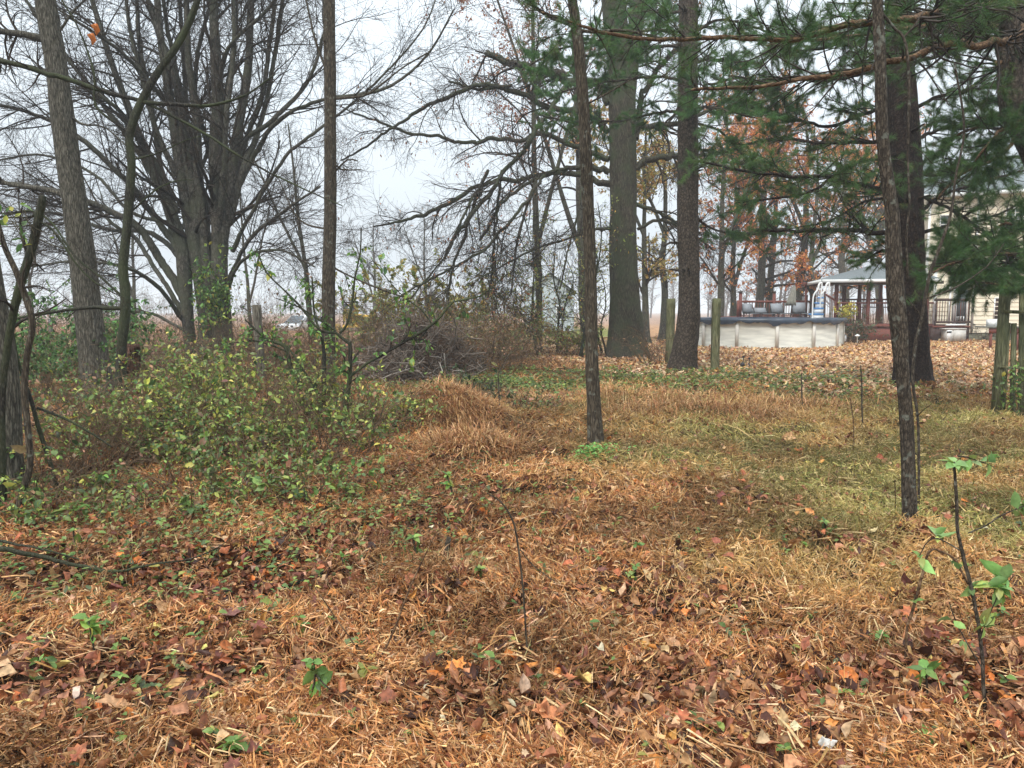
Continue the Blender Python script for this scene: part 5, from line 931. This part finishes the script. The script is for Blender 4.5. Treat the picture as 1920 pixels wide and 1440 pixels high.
def bx(nm, px0, py0, px1, py1, Y, dep, mat, root, snap=False):
    a_ = WY(px0, py1, Y); b_ = WY(px1, py0, Y); A = Acc(); A.add(boxv((a_[0], Y, a_[2]), (b_[0], Y + dep, b_[2])), BOXQ); return A.build(nm, mat, root)
def abx(A, px0, py0, px1, py1, Y, dep):
    a_ = WY(px0, py1, Y); b_ = WY(px1, py0, Y); A.add(boxv((a_[0], Y, a_[2]), (b_[0], Y + dep, b_[2])), BOXQ)
def pool():
    cy = 36.3; cx = WY(1424, 600, cy)[0]; Rr = 3.75; H = 1.27; root = empty('above_ground_pool', (cx, cy, 0), 'round cream above ground pool under a sagging dark blue cover', 'pool'); n_ = 112
    a_ = np.arange(n_) / n_ * 2 * PI; v = []; 
    for z, r in ((-.1, Rr), (.03, Rr), (.05, Rr - .015), (H, Rr - .015)): v.append(np.stack([cx + r * np.cos(a_), cy + r * np.sin(a_), 0 * a_ + z], -1))
    v = np.concatenate(v); q = [[k * n_ + j, k * n_ + (j + 1) % n_, (k + 1) * n_ + (j + 1) % n_, (k + 1) * n_ + j] for k in range(3) for j in range(n_)]; A = Acc(); A.add(v, q); A.build('wall', M['cream'], root)
    for k in range(14):
        an = -PI / 2 + math.radians(-6.8 + 25.714 * k); A = Acc(); c = np.array([cx + (Rr + .02) * math.cos(an), cy + (Rr + .02) * math.sin(an)]); beam(A, (*c, -.05), (*c, H + .02), .17, .09)
        vv = A.v[0]; d = vv[:, :2] - c; w_ = 0; A.v[0] = boxv((-.03, -.075, -.05), (.035, .075, H + .02)) @ np.array([[math.cos(an), math.sin(an), 0], [-math.sin(an), math.cos(an), 0], [0, 0, 1]]) + np.array([*c, 0]); A.build('upright', M['cream_post'], root)
    n_ = 224; a_ = np.arange(n_) / n_ * 2 * PI; A = Acc(); dz = .05 * np.sin(a_ * 9 + 1) + .04 * np.sin(a_ * 23) + .03 * np.sin(a_ * 41) + rng.normal(0, .012, n_)
    rr = Rr + .12; rows = [(np.full(n_, .3), np.full(n_, H - .22)), (np.full(n_, Rr * .8), H - .1 + dz * .4), (np.full(n_, Rr + .02), np.full(n_, H + .06)), (rr + dz * .15, H + .055 + .01 * np.sin(a_ * 30)), (rr + .03 + dz * .3, H - .05 + dz * .3), (rr + .01 + dz * .5, H - .17 + dz)]
    v = np.concatenate([np.stack([cx + r * np.cos(a_), cy + r * np.sin(a_), z], -1) for r, z in rows]); q = [[k * n_ + j, k * n_ + (j + 1) % n_, (k + 1) * n_ + (j + 1) % n_, (k + 1) * n_ + j] for k in range(5) for j in range(n_)]; A.add(v, q, [[j, (j + 1) % n_, 0] for j in range(1, n_ - 1)]); A.build('cover', M['cover'], root, smooth=True)
    return root
pool()
def ladder():
    Y = 37.2; root = empty('pool_ladder', WY(1532, 600, Y), 'white pool ladder with blue edged steps and arched handrails', 'ladder')
    root['_w'] = list(root.location)
    for k, (x0, y0) in enumerate([(1536, 557), (1530, 567), (1526, 577), (1519, 588)]): bx('step', x0, y0, 1545, y0 + 2.2, Y + .9 - k * .25, .24, M['blue'], root)
    for k, (x0, y0) in enumerate([(1537, 559), (1531, 569), (1527, 579), (1522, 590)]): bx('riser', x0, y0, 1544, y0 + 9, Y + .93 - k * .25, .2, M['white'], root)
    for dx, dy in ((0, 0), (14, .5)):
        A = Acc(); c_ = cp([(1523 + dx, 597, 2.6), (1525 + dx, 557, 2.6), (1533 + dx, 543, 3.4), (1536 + dx, 533, 3.6), (1540 + dx, 530, 3.4), (1541 + dx, 535, 2.8), (1539 + dx, 553, 2.4)], Y + dy); v, q, tt, _, _ = trunk_geo(c_, .05, 10, 0); A.add(v, q, tt); A.build('handrail', M['white'], root, smooth=True)
ladder()
def deck():
    Y = 40.6; root = empty('pool_deck', WY(1440, 632, Y), 'raised red brown timber deck with slatted railing behind the pool', 'deck'); root['_w'] = list(root.location)
    bx('platform', 1380, 594, 1524, 600, Y, 5.0, M['brown'], root)
    for px in (1389, 1452, 1512): bx('post', px - 3.4, 549 if px != 1512 else 556, px + 3.0, 594, Y + 4.6 if px > 1400 else Y + .3, .14, M['brown'], root); bx('post_cap', px - 3.8, 546 if px != 1512 else 553, px + 3.4, 549 if px != 1512 else 556, Y + 4.55 if px > 1400 else Y + .25, .2, M['brown_dark'], root)
    bx('post', 1382, 563, 1387, 594, Y + .1, .14, M['brown'], root)
    bx('rail', 1386, 563.5, 1524, 567.5, Y + 4.62, .12, M['brown'], root); bx('rail', 1386, 590, 1524, 592, Y + 4.6, .1, M['brown'], root)
    for k, px in enumerate(np.arange(1394, 1523, 5.3)): bx('baluster', px, 567, px + 1.7, 591, Y + 4.64, .05, M['brown'], root)
    for px in (1384, 1420, 1465, 1515): bx('leg', px, 600, px + 4, 636, Y + .2, .14, M['brown_dark'], root)
    bx('pergola_beam', 1505, 529, 1562, 536, Y + 4.0, .3, M['brown'], root); bx('pergola_post', 1509, 536, 1513.5, 594, Y + 4.05, .15, M['brown'], root)
deck()
for k, (x0, y0, x1, y1, lab) in enumerate([(1393, 569, 1413, 587, 'grey sling lounger nearest the left end of the pool deck'), (1416, 577, 1439, 588, 'grey lounger with its back lowered, second from the left'), (1447, 569, 1470, 587, 'grey sling lounger with upright back left of the closed parasol'), (1486, 567, 1511, 587, 'grey sling lounger with the tallest back right of the closed parasol')]):
    Y = 41.2; root = empty('sun_lounger', WY((x0 + x1) / 2, 592, Y), lab, 'lounger', 'grey sun loungers on the pool deck'); root['_w'] = list(root.location)
    a_ = WY(x0, y1, Y); b_ = WY(x1, y0, Y); W_ = b_[0] - a_[0]; A = Acc(); s_ = .06 if k == 3 else -.03
    v = boxv((a_[0], Y, a_[2]), (b_[0], Y + .03, b_[2])); v[4:, 1] += .25; v[4:, 0] += s_; A.add(v, BOXQ); A.build('backrest', M['greymesh'], root)
    A = Acc(); beam(A, v[0] + [-.02, -.03, 0], v[4] + [-.02, -.03, .02], .03, .03); beam(A, v[1] + [.02, -.03, 0], v[5] + [.02, -.03, .02], .03, .03); beam(A, (a_[0], Y - 1.25, a_[2] - .02), (a_[0], Y, a_[2] - .02), .03, .05); beam(A, (b_[0], Y - 1.25, a_[2] - .02), (b_[0], Y, a_[2] - .02), .03, .05)
    beam(A, (a_[0], Y - 1.1, a_[2] - .04), (b_[0], Y - 1.1, a_[2] - .04), .03, .03); beam(A, (a_[0] - .02, Y - .03, a_[2] + .05), (b_[0] + .02, Y - .03, a_[2] + .05), .03, .03)
    for xx in (a_[0], b_[0]):
        for yy in (Y - 1.1, Y - .1): beam(A, (xx, yy, a_[2] - .28), (xx, yy, a_[2] - .03), .035, .035)
    A.build('frame', M['black'], root); A = Acc(); A.add(boxv((a_[0] + .02, Y - 1.25, a_[2] - .03), (b_[0] - .02, Y, a_[2] - .005)), BOXQ); A.build('seat', M['greymesh'], root)
def parasol():
    Y = 41.6; root = empty('closed_parasol', WY(1484, 594, Y), 'folded olive grey parasol standing between the loungers', 'parasol'); root['_w'] = list(root.location)
    A = Acc(); c_ = cp([(1482, 594, 1.5), (1486, 560, 1.5), (1490, 533, 1.5)], Y); v, q, tt, _, _ = trunk_geo(c_, .2, 8, 0); A.add(v, q, tt); A.build('pole', M['black'], root)
    n_ = 40; prof = [(535, 3), (540, 7), (552, 11), (565, 15), (573, 18), (571, 4)]; A = Acc(); V = []
    for py, wd in prof:
        c = WY(1489.5 - (py - 535) * .19, py, Y); r = wd / 2 * Y / F; an = np.arange(n_) / n_ * 2 * PI; rr = r * (1 + .16 * np.cos(an * 8)); V.append(np.stack([c[0] + rr * np.cos(an), c[1] + rr * np.sin(an), c[2] + 0 * an], -1))
    A.add(np.concatenate(V), [[k * n_ + j, k * n_ + (j + 1) % n_, (k + 1) * n_ + (j + 1) % n_, (k + 1) * n_ + j] for k in range(len(prof) - 1) for j in range(n_)]); A.build('canopy', M['parasol'], root)
parasol()
def porch():
    Y = 41.0; root = empty('covered_porch', WY(1620, 638, Y), 'covered red brown porch with a grey shingle roof and lattice railings', 'porch'); root['_w'] = list(root.location)
    # hipped roof
    e0 = WY(1541, 524, Y - .3); e1 = WY(1765, 500, Y - 1.6); e1[2] = e0[2]; b0 = np.array([e0[0] + 1.2, Y + 5.5, e0[2]]); b1 = np.array([e1[0] + 1.5, Y + 5.5, e0[2]]); zr = e0[2] + 1.0; r0 = np.array([e0[0] + 4.2, Y + 2.6, zr]); r1 = np.array([e1[0], Y + 2.5, zr])
    A = Acc(); A.add([e0, e1, r1, r0, b0, b1], [[0, 1, 2, 3], [5, 4, 3, 2]], [[4, 0, 3]]); lo_ = np.array([e0, e1, r1, r0, b0, b1]) - [0, 0, .1]; A.add(lo_, [[3, 2, 1, 0], [2, 3, 4, 5]], [[3, 0, 4]]); A.build('roof', M['shingle'], root)
    A = Acc(); beam(A, e0 - [0, .05, .09], e1 - [0, .05, .09], .05, .17); beam(A, e0 - [.05, 0, .09], b0 - [.05, 0, .09], .05, .17); A.build('fascia', M['white'], root)
    zb = WY(1600, 530, Y)[2]
    for px, dy in ((1567, .2), (1627, .0), (1690, 0), (1737, 0), (1581, 4.6), (1610, 4.8), (1649, 4.8), (1680, 4.8)):
        w_ = 2.9; A = Acc(); a_ = WY(px - w_, 612, Y + dy); b_ = WY(px + w_, 612, Y + dy); A.add(boxv((a_[0], Y + dy, .6), (b_[0], Y + dy + .14, e0[2] - .12)), BOXQ); A.build('post', M['brown'], root)
    bx('header_beam', 1560, 526, 1770, 532, Y + .02, .18, M['brown_dark'], root)
    bx('floor', 1549, 609, 1772, 612.5, Y - .1, 5.6, M['brown'], root); bx('skirt', 1600, 612.8, 1772, 640, Y, .1, M['brown'], root)
    for y0, dep in ((566.5, 0), (607, 0)): bx('rail', 1570, y0, 1752, y0 + 3, Y + .05, .1, M['brown'], root)
    for px in np.arange(1571, 1752, 3.05): bx('baluster', px, 569, px + 2.0, 608, Y + .08, .05, M['brown'], root)
    bx('back_rail', 1575, 560, 1740, 563, Y + 4.9, .1, M['brown'], root); bx('back_rail', 1575, 575, 1740, 577, Y + 4.9, .1, M['brown_dark'], root)
    for px in np.arange(1578, 1740, 5.4): bx('back_baluster', px, 563, px + 2.6, 605, Y + 4.93, .04, M['brown'], root)
    A = Acc(); beam(A, WY(1548, 552, Y - .6), WY(1566, 563, Y), .07, .09); A.build('stair_rail', M['brown'], root)
    for k, px in enumerate(np.arange(1547.5, 1566, 3.4)): yy = 553 + (px - 1548) * .62; bx('stair_baluster', px, yy, px + 1.7, 597, Y - .35, .05, M['brown'], root)
    bx('stair_post', 1544.5, 546, 1548.5, 600, Y - .6, .12, M['brown_dark'], root)
porch()
def window(root, px0, py0, px1, py1, Y, cols_, rows_, mat=None, bxf=None):
    abx = bxf or globals()['abx']
    w_ = 2.2; A = Acc(); abx(A, px0 - w_, py0 - w_, px1 + w_, py0, Y - .06, .05); abx(A, px0 - w_, py1, px1 + w_, py1 + w_, Y - .06, .05); abx(A, px0 - w_, py0, px0, py1, Y - .057, .05); abx(A, px1, py0, px1 + w_, py1, Y - .057, .05)
    for k in range(1, cols_): x = px0 + (px1 - px0) * k / cols_; abx(A, x - .7, py0, x + .7, py1, Y - .05, .03)
    for k in range(1, rows_): y = py0 + (py1 - py0) * k / rows_; abx(A, px0, y - .5, px1, y + .5, Y - .046, .026)
    f = A.build('window', M['white'], root); g_ = Acc(); abx(g_, px0, py0, px1, py1, Y - .03, .012); f['_w'] = root['_w']; p_ = g_.build('pane', mat or M['glass'], f); p_.location = (0, 0, 0)
def house():
    Y = 42.6; base = WY(1840, 638, Y); base[2] = 0; x0 = WY(1733, 600, Y)[0]; HA = math.radians(24); base[0] = x0; base[1] = Y; root = empty('house', base, 'two storey house with cream lap siding and white window frames', 'house'); root.rotation_euler[2] = -HA
    def HL(px): r_ = WY(px, 600, 1.0)[0]; return (r_ * Y - x0) / (math.cos(HA) + r_ * math.sin(HA))
    def ax(A, a0, b0, a1, b1, YY, dep):
        l0, l1 = HL(a0), HL(a1); ym = Y - l0 * math.sin(HA); A.add(boxv((x0 + l0, YY, WY(a0, b1, ym)[2]), (x0 + l1, YY + dep, WY(a0, b0, ym)[2])), BOXQ)
    x1 = x0 + HL(2150); z0 = .45; z1 = 8.3; A = Acc(); n_ = int((z1 - z0) / .24)
    for k in range(n_):
        z = z0 + k * .24; A.add([(x0, Y - .035, z), (x1, Y - .035, z), (x1, Y, z + .24), (x0, Y, z + .24)], [[0, 1, 2, 3]]); A.add([(x0, Y, z), (x1, Y, z), (x1, Y - .035, z), (x0, Y - .035, z)], [[0, 1, 2, 3]])
        A.add([(x0 - .022, Y + 9, z), (x0 - .022, Y, z), (x0, Y, z + .24), (x0, Y + 9, z + .24)], [[0, 1, 2, 3]])
    zt = z0 + n_ * .24; A.add(boxv((x0 + .01, Y + .01, z0), (x1, Y + 9, zt)), BOXQ); A.build('wall', M['siding'], root)
    A = Acc(); A.add(boxv((x0 + .02, Y + .02, -.2), (x1, Y + 9, z0)), BOXQ); A.build('foundation', M['found'], root)
    A = Acc(); rz = zt + 2.4; A.add([(x0 - .5, Y - .5, zt - .05), (x1, Y - .5, zt - .05), (x1, Y + 4.5, rz), (x0 - .5, Y + 4.5, rz), (x1, Y + 9.5, zt - .05), (x0 - .5, Y + 9.5, zt - .05)], [[0, 1, 2, 3], [3, 2, 4, 5]]); A.add([(x0 - .5, Y - .5, zt - .2), (x1, Y - .5, zt - .2), (x1, Y + 4.5, rz - .15), (x0 - .5, Y + 4.5, rz - .15)], [[3, 2, 1, 0]]); A.build('roof', M['shingle'], root)
    A = Acc(); A.add(boxv((x0 + .0, Y + .001, zt), (x0 + .1, Y + 4.5, zt + .01)), BOXQ); A.add([(x0, Y + .1, zt), (x0, Y + 8.9, zt), (x0, Y + 4.5, rz - .2)], None, [[0, 1, 2]]); A.build('gable', M['siding'], root)
    A = Acc(); A.add(boxv((x0 - .5, Y - .56, zt - .22), (x1, Y - .5, zt - .02)), BOXQ); A.build('gutter', M['white'], root)
    for nm, px, w_, zz in (('corner_trim', 1733, 2.2, z0), ('corner_trim', 1822.5, 2.4, z0), ('downspout', 1749, 2.7, .3)):
        A = Acc(); a_ = x0 + HL(px - w_); b_ = x0 + HL(px + w_); dy = -.35 if nm == 'downspout' else -.05; A.add(boxv((a_, Y + dy, zz), (b_, Y + dy + .1, 3.9 if nm == 'downspout' else zt)), BOXQ); A.build(nm, M['white'], root)
    window(root, 1875, 392, 1907, 432, Y, 2, 2, bxf=ax); window(root, 1754, 405, 1768, 438, Y, 1, 2, bxf=ax); window(root, 1864, 560, 1880, 598, Y, 1, 1, M['brown_dark'], bxf=ax); window(root, 1940, 392, 1972, 432, Y, 2, 2, bxf=ax)
    # glazed door behind the stoop
    A = Acc(); ax(A, 1777, 522, 1781, 610, Y - .05, .04); ax(A, 1810, 522, 1813, 610, Y - .05, .04); ax(A, 1781, 520, 1810, 524, Y - .052, .04); ax(A, 1785, 524, 1792, 610, Y - .04, .03); dr_ = A.build('door_frame', M['white'], root)
    g_ = Acc(); ax(g_, 1792, 524, 1810, 608, Y - .035, .02); g_.build('door', M['glass'], root)
house()
def stoop():
    Y = 40.7; root = empty('back_stoop', WY(1787, 638, Y), 'dark brown balustraded stoop in front of the glazed back door', 'stoop'); root['_w'] = list(root.location)
    bx('platform', 1752, 611, 1820, 614, Y - .05, 1.8, M['brown'], root); bx('skirt', 1745, 614, 1818, 640, Y, .1, M['brown_dark'], root); bx('rail', 1753, 560, 1820, 564.5, Y, .1, M['brown_dark'], root); bx('rail', 1753, 602, 1820, 606, Y, .1, M['brown_dark'], root)
    for px in np.arange(1756, 1815, 4.9): bx('baluster', px, 564, px + 2.6, 602.5, Y + .03, .05, M['brown_dark'] if int(px) % 2 else M['brown'], root)
    bx('post', 1814.5, 558, 1820, 636, Y - .01, .13, M['brown_dark'], root); bx('post', 1753, 558, 1757, 636, Y - .01, .13, M['brown_dark'], root); bx('step_edge', 1774, 607.5, 1812, 610.5, Y - .12, .06, M['white'], root); bx('white_board', 1778, 566, 1781, 601, Y + .35, .04, M['white'], root); bx('white_board', 1784, 566, 1786.5, 601, Y + .35, .04, M['white'], root); bx('white_board', 1789, 566, 1792, 601, Y + .35, .04, M['white'], root)
    for px in (1794, 1799.5, 1805): bx('white_board', px, 593, px + 3, 601, Y + .35, .04, M['white'], root)
stoop()
def crate():
    Y = 40.0; root = empty('storage_box', WY(1793, 640, Y), 'pale two door storage box standing under the stoop', 'box'); root['_w'] = list(root.location); m_ = m_plain('weathered_white', (.5, .48, .44), .7, .15, 6)
    bx('body', 1773.5, 617, 1812, 640, Y, .5, m_, root); bx('lid', 1772.5, 615.5, 1813, 617.8, Y - .04, .58, m_, root); bx('door', 1775, 619, 1785, 639, Y - .03, .025, M['white'], root); bx('door', 1788, 619, 1810.5, 639, Y - .03, .025, m_, root); bx('vent', 1775.5, 621, 1784.5, 624, Y - .05, .015, M['black'], root)
crate()
def table():
    Y = 31.0; root = empty('potting_table', WY(1880, 657, Y), 'brown timber potting table partly behind the trellis fence', 'table'); root['_w'] = list(root.location)
    bx('top', 1852, 612, 1915, 615, Y, .9, m_plain('greyed_top', (.13, .13, .11), .7, .2), root); bx('apron', 1855, 615, 1912, 625, Y + .05, .05, M['brown'], root)
    for px in (1856, 1906):
        for dy in (.06, .8): bx('leg', px, 625 if dy < .1 else 616, px + 5, 658, Y + dy, .1, M['brown'], root)
    bx('cap', 1857, 599, 1870, 611.8, Y + .3, .3, M['white'], root)
table()
shrub('dark leafy shrub against the foundation of the house', 1846, 640, .5, 1.15, 60, 900, .09, [(.03, .045, .025), (.05, .06, .03), (.07, .04, .04)], [3, 2, 1], Y=41.6, name='foundation_shrub', group=None, rs=.01)
shrub('dark shrub with bright yellow top beside the right end of the pool', 1592, 640, 1.1, 1.5, 90, 1700, .09, [(.05, .07, .03), (.08, .09, .035), (.12, .07, .04)], [3, 2, 1], Y=37.8, name='yard_shrub', group=None, rs=.01)
leafmass('forsythia_top', 'bright yellow leafy sprays in front of the porch railing', 'shrub', 1586, 582, 37.4, 20, 11, .4, 60, 420, .11, [(.5, .42, .05), (.42, .42, .07), (.55, .36, .05)], [3, 2, 1], hang=-.1, base=(WY(1592, 640, 37.4)[0], 37.4, 0))
def lamp(px, py, Y, lab):
    g = WY(px, 585 + 1.6 * F / Y, Y); root = empty('path_light', (g[0], Y, 0), lab, 'path light'); A = Acc(); v, q = tubes(np.array([[(g[0], Y, 0), (g[0], Y, .3), (g[0], Y, .42)]]), np.array([[.02, .02, .06]]), 10); A.add(v, q); A.build('stake', M['cream_post'], root)
    A = Acc(); v, q = tubes(np.array([[(g[0], Y, .42), (g[0], Y, .46), (g[0], Y, .52)]]), np.array([[.13, .11, .01]]), 14); A.add(v, q); A.build('cap', M['white'], root)
lamp(1607, 630, 36.8, 'small white mushroom shaped path light beside the dark yard shrub')
def pump():
    Y = 35.4; root = empty('pump_stand', WY(1575, 642, Y), 'small grey stand with a dark pump beside the pool end', 'stand'); root['_w'] = list(root.location); bx('top', 1567, 627, 1586, 629, Y, .4, M['greymesh'], root); bx('leg', 1570, 629, 1575, 644, Y + .05, .1, M['white'], root); bx('leg', 1583, 629, 1587, 640, Y + .05, .1, M['white'], root)
    A = Acc(); c = WY(1575, 620, Y + .2); v, q = tubes(np.array([[c - [.14, 0, 0], c - [.1, 0, 0], c + [.1, 0, 0], c + [.16, 0, 0]]]), np.array([[.02, .12, .12, .02]]), 14); A.add(v, q); A.build('pump', M['black'], root)
pump()
def ornament(px, py, lab, head):
    g = GP(px, 690); root = empty('garden_figure', g, lab, 'ornament', 'small dark ornaments on the leafy lawn'); s_ = g[1] / F; c = WY(px, py, g[1]); A = Acc(); K = 9; t = np.linspace(-1, 1, K); r = 4.2 * s_ * np.sqrt(1 - t ** 2 * .98); v, q = tubes(np.array([np.stack([c[0] + 0 * t, c[1] + 0 * t, c[2] + t * 4.4 * s_], -1)]), r[None], 14); A.add(v, q); A.build('body', M['black'], root, smooth=True)
    A = Acc(); h = WY(px + head[0], py + head[1], g[1]); v, q = tubes(np.array([[c + [0, 0, .04], (c + h) / 2 + [.01, 0, 0], h]]), np.array([[.014, .01, .012]]), 8); A.add(v, q); t = np.linspace(-1, 1, 7); v, q = tubes(np.array([np.stack([h[0] + 0 * t, h[1] + 0 * t, h[2] + t * .032], -1)]), (.034 * np.sqrt(1 - t ** 2 * .98))[None], 10); A.add(v, q); A.build('head', M['black'], root, smooth=True)
    A = Acc(); beam(A, c + [-.02, 0, -.05], [c[0] - .03, c[1], g[2]], .014, .014); beam(A, c + [.02, 0, -.05], [c[0] + .03, c[1] - .02, g[2]], .014, .014); A.build('legs', M['black'], root)
ornament(1392, 684, 'small dark bird ornament, the left and taller of the pair', (2, -15)); ornament(1403, 686, 'small dark bird ornament, the right and lower of the pair', (2, -14))
# ------------------------------------------------------------------ field machines and pale building
M['yellow'] = m_plain('machine_yellow', (.68, .42, .06), .5, .12, 3); M['carwhite'] = m_plain('car_white', (.75, .76, .76), .3, .03)
def dozer():
    Y = 50; root = empty('yellow_loader', WY(668, 629, Y), 'yellow tracked machine with a dark cab standing on the misty field', 'loader'); root['_w'] = [root.location[0], root.location[1], 0]; root.location = root['_w']; cx, cy, _ = root['_w']
    A = Acc(); v = boxv((cx - .15, cy - .55, .75), (cx + 1.0, cy + .55, 1.5)); v[[5, 6], 2] -= .12; A.add(v, BOXQ); A.add(boxv((cx - .75, cy - .65, .5), (cx + 1.05, cy + .65, .748)), BOXQ); A.build('body', M['yellow'], root)
    A = Acc(); 
    for sx in (-.75, -.02):
        for sy in (-.5, .42): A.add(boxv((cx + sx, cy + sy, .752), (cx + sx + .07, cy + sy + .07, 2.2)), BOXQ)
    A.add(boxv((cx - .82, cy - .6, 2.2), (cx + .12, cy + .6, 2.28)), BOXQ); A.build('cab_frame', M['black'], root); A = Acc(); A.add(boxv((cx - .66, cy - .44, 1.2), (cx - .05, cy + .4, 2.15)), BOXQ); A.build('cab_glass', m_plain('cab_glass', (.10, .14, .15), .15, .2), root)
    A = Acc(); A.add(boxv((cx - .5, cy - .3, .752), (cx - .2, cy + .3, 1.19)), BOXQ); A.build('seat', M['black'], root)
    for sy in (-.95, .66):
        A = Acc(); n_ = 22; pts = []
        for k in range(n_):
            a_ = 2 * PI * k / n_; x = .95 * math.copysign(min(1, abs(math.cos(a_)) * 1.5), math.cos(a_)); z = .29 + .28 * math.copysign(min(1, abs(math.sin(a_)) * 1.25), math.sin(a_)); pts.append((cx + .1 + x, z))
        v = [(x, cy + sy, z) for x, z in pts] + [(x, cy + sy + .28, z) for x, z in pts]; A.add(v, [[k, (k + 1) % n_, n_ + (k + 1) % n_, n_ + k] for k in range(n_)], [[0, k + 1, k] for k in range(1, n_ - 1)] + [[n_, n_ + k, n_ + k + 1] for k in range(1, n_ - 1)]); A.build('track', M['black'], root)
    A = Acc(); v = boxv((cx - 1.5, cy - .9, .1), (cx - 1.2, cy + .9, .8)); v[4:, 0] -= .1; A.add(v, BOXQ); beam(A, (cx - 1.25, cy - .7, .4), (cx - .3, cy - .7, .62), .1, .12); beam(A, (cx - 1.25, cy + .7, .4), (cx - .3, cy + .7, .62), .1, .12); A.build('blade', M['yellow'], root)
dozer()
def car():
    Y = 52; c = WY(573, 620, Y); root = empty('parked_car', (c[0], Y, 0), 'small white car parked on the field behind the straight slim trunk', 'car'); cx = c[0]; hw = .86
    prof = [(-1.9, .35), (-1.95, .7), (-1.2, .86), (-.6, 1.36), (.7, 1.42), (1.5, .98), (1.9, .9), (1.95, .35)]; A = Acc(); ca, sa = math.cos(1.1), math.sin(1.1)
    def T(x, y, z): return (cx + x * ca - y * sa, Y + x * sa + y * ca, z)
    n_ = len(prof); v = [T(x, -hw * (1 if z < 1 else .8), z) for x, z in prof] + [T(x, hw * (1 if z < 1 else .8), z) for x, z in prof]; A.add(v, [[k, k + 1, n_ + k + 1, n_ + k] for k in range(n_ - 1)] + [[n_ - 1, 0, n_, 2 * n_ - 1]], [[0, k + 1, k] for k in range(1, n_ - 1)] + [[n_, n_ + k, n_ + k + 1] for k in range(1, n_ - 1)]); A.build('body', M['carwhite'], root)
    for nm, x0, z0, x1, z1 in (('windscreen', -1.14, .93, -.66, 1.34), ('rear_window', .8, 1.40, 1.42, 1.05)):
        A = Acc(); o = -.03 if x0 < 0 else .03; A.add([T(x0 + o, -.6, z0 + .02), T(x0 + o, .6, z0 + .02), T(x1 + o, .58, z1 + .02), T(x1 + o, -.58, z1 + .02)], [[0, 1, 2, 3]]); A.build(nm, M['glass'], root)
    for sy in (-1, 1): A = Acc(); A.add([T(-.95, sy * .845, .95), T(1.3, sy * .845, .98), T(.65, sy * .72, 1.36), T(-.55, sy * .72, 1.32)], [[0, 1, 2, 3]]); A.build('side_window', M['glass'], root)
    for x in (-1.25, 1.2):
        for sy in (-1, 1): A = Acc(); v, q = tubes(np.array([[T(x, sy * .70, .32), T(x, sy * .71, .32), T(x, sy * .88, .32), T(x, sy * .885, .32)]]), np.array([[.01, .32, .32, .05]]), 18); A.add(v, q); A.build('wheel', M['black'], root)
    for sy in (-.6, .6): A = Acc(); A.add(boxv((-.001, -.12, -.05), (.02, .12, .06)) @ np.array([[ca, sa, 0], [-sa, ca, 0], [0, 0, 1]]) + np.array(T(-1.965, sy, .66)), BOXQ); A.build('headlight', M['glass'], root)
car()
def shed():
    Y = 62; b = WY(1045, 620, Y); root = empty('pale_building', (b[0], Y, 0), 'pale blue grey building seen through the hedgerow stems', 'building'); mt = m_plain('pale_bluegrey_siding', (.45, .50, .53), .6, .06, 3)
    x0 = WY(985, 620, Y)[0]; x1 = WY(1076, 620, Y)[0]; A = Acc(); n_ = 14
    for k in range(n_): z = k * .23; A.add([(x0, Y - .02, z), (x1, Y - .02, z), (x1, Y, z + .23), (x0, Y, z + .23)], [[0, 1, 2, 3]]); A.add([(x0, Y, z), (x1, Y, z), (x1, Y - .02, z), (x0, Y - .02, z)], [[0, 1, 2, 3]])
    A.add(boxv((x0, Y + .01, -.1), (x1, Y + 6, 3.22)), BOXQ); A.add([(x0, Y + .02, 3.22), (x1, Y + .02, 3.22), ((x0 + x1) / 2, Y + .02, 4.7)], None, [[0, 1, 2]]); A.build('wall', mt, root)
    A = Acc(); xm = (x0 + x1) / 2; A.add([(x0 - .3, Y - .3, 3.1), (xm, Y - .3, 4.85), (xm, Y + 6.2, 4.85), (x0 - .3, Y + 6.2, 3.1), (x1 + .3, Y - .3, 3.1), (x1 + .3, Y + 6.2, 3.1)], [[0, 1, 2, 3], [1, 4, 5, 2]]); A.build('roof', M['shingle'], root); root['_w'] = [b[0], Y, 0]
    window(root, 1003, 575, 1014, 598, Y, 1, 2); window(root, 1045, 575, 1056, 598, Y, 1, 2)
shed()
def slide():
    Y = 45; b = WY(915, 625, Y); root = empty('play_slide', (b[0], Y, 0), 'small turquoise slide top poking out above the bushes', 'slide'); c = b[0]; mt = m_plain('turquoise_plastic', (.12, .42, .36), .4, .1); A = Acc(); v = []
    for t in np.linspace(0, 1, 9):
        x = c + .35 - 1.9 * t; z = 1.95 * (1 - t) ** 1.15 + .15
        v += [(x, Y - .28, z + .16), (x, Y - .25, z), (x, Y + .25, z), (x, Y + .28, z + .16)]
    A.add(v, [[4 * k + j, 4 * k + j + 1, 4 * k + 5 + j, 4 * k + 4 + j] for k in range(8) for j in range(3)]); A.build('chute', mt, root); A = Acc()
    for sx in (.38, .95):
        for sy in (-.26, .26): A.add(boxv((c + sx, Y + sy - .04, 0), (c + sx + .08, Y + sy + .04, 2.4)), BOXQ)
    A.build('frame', M['wood_old'], root); A = Acc(); A.add(boxv((c + .36, Y - .3, 2.0), (c + 1.05, Y + .3, 2.06)), BOXQ); A.build('platform', M['wood_old'], root)
slide()
for o in bpy.data.objects:
    if '_w' in o: del o['_w']
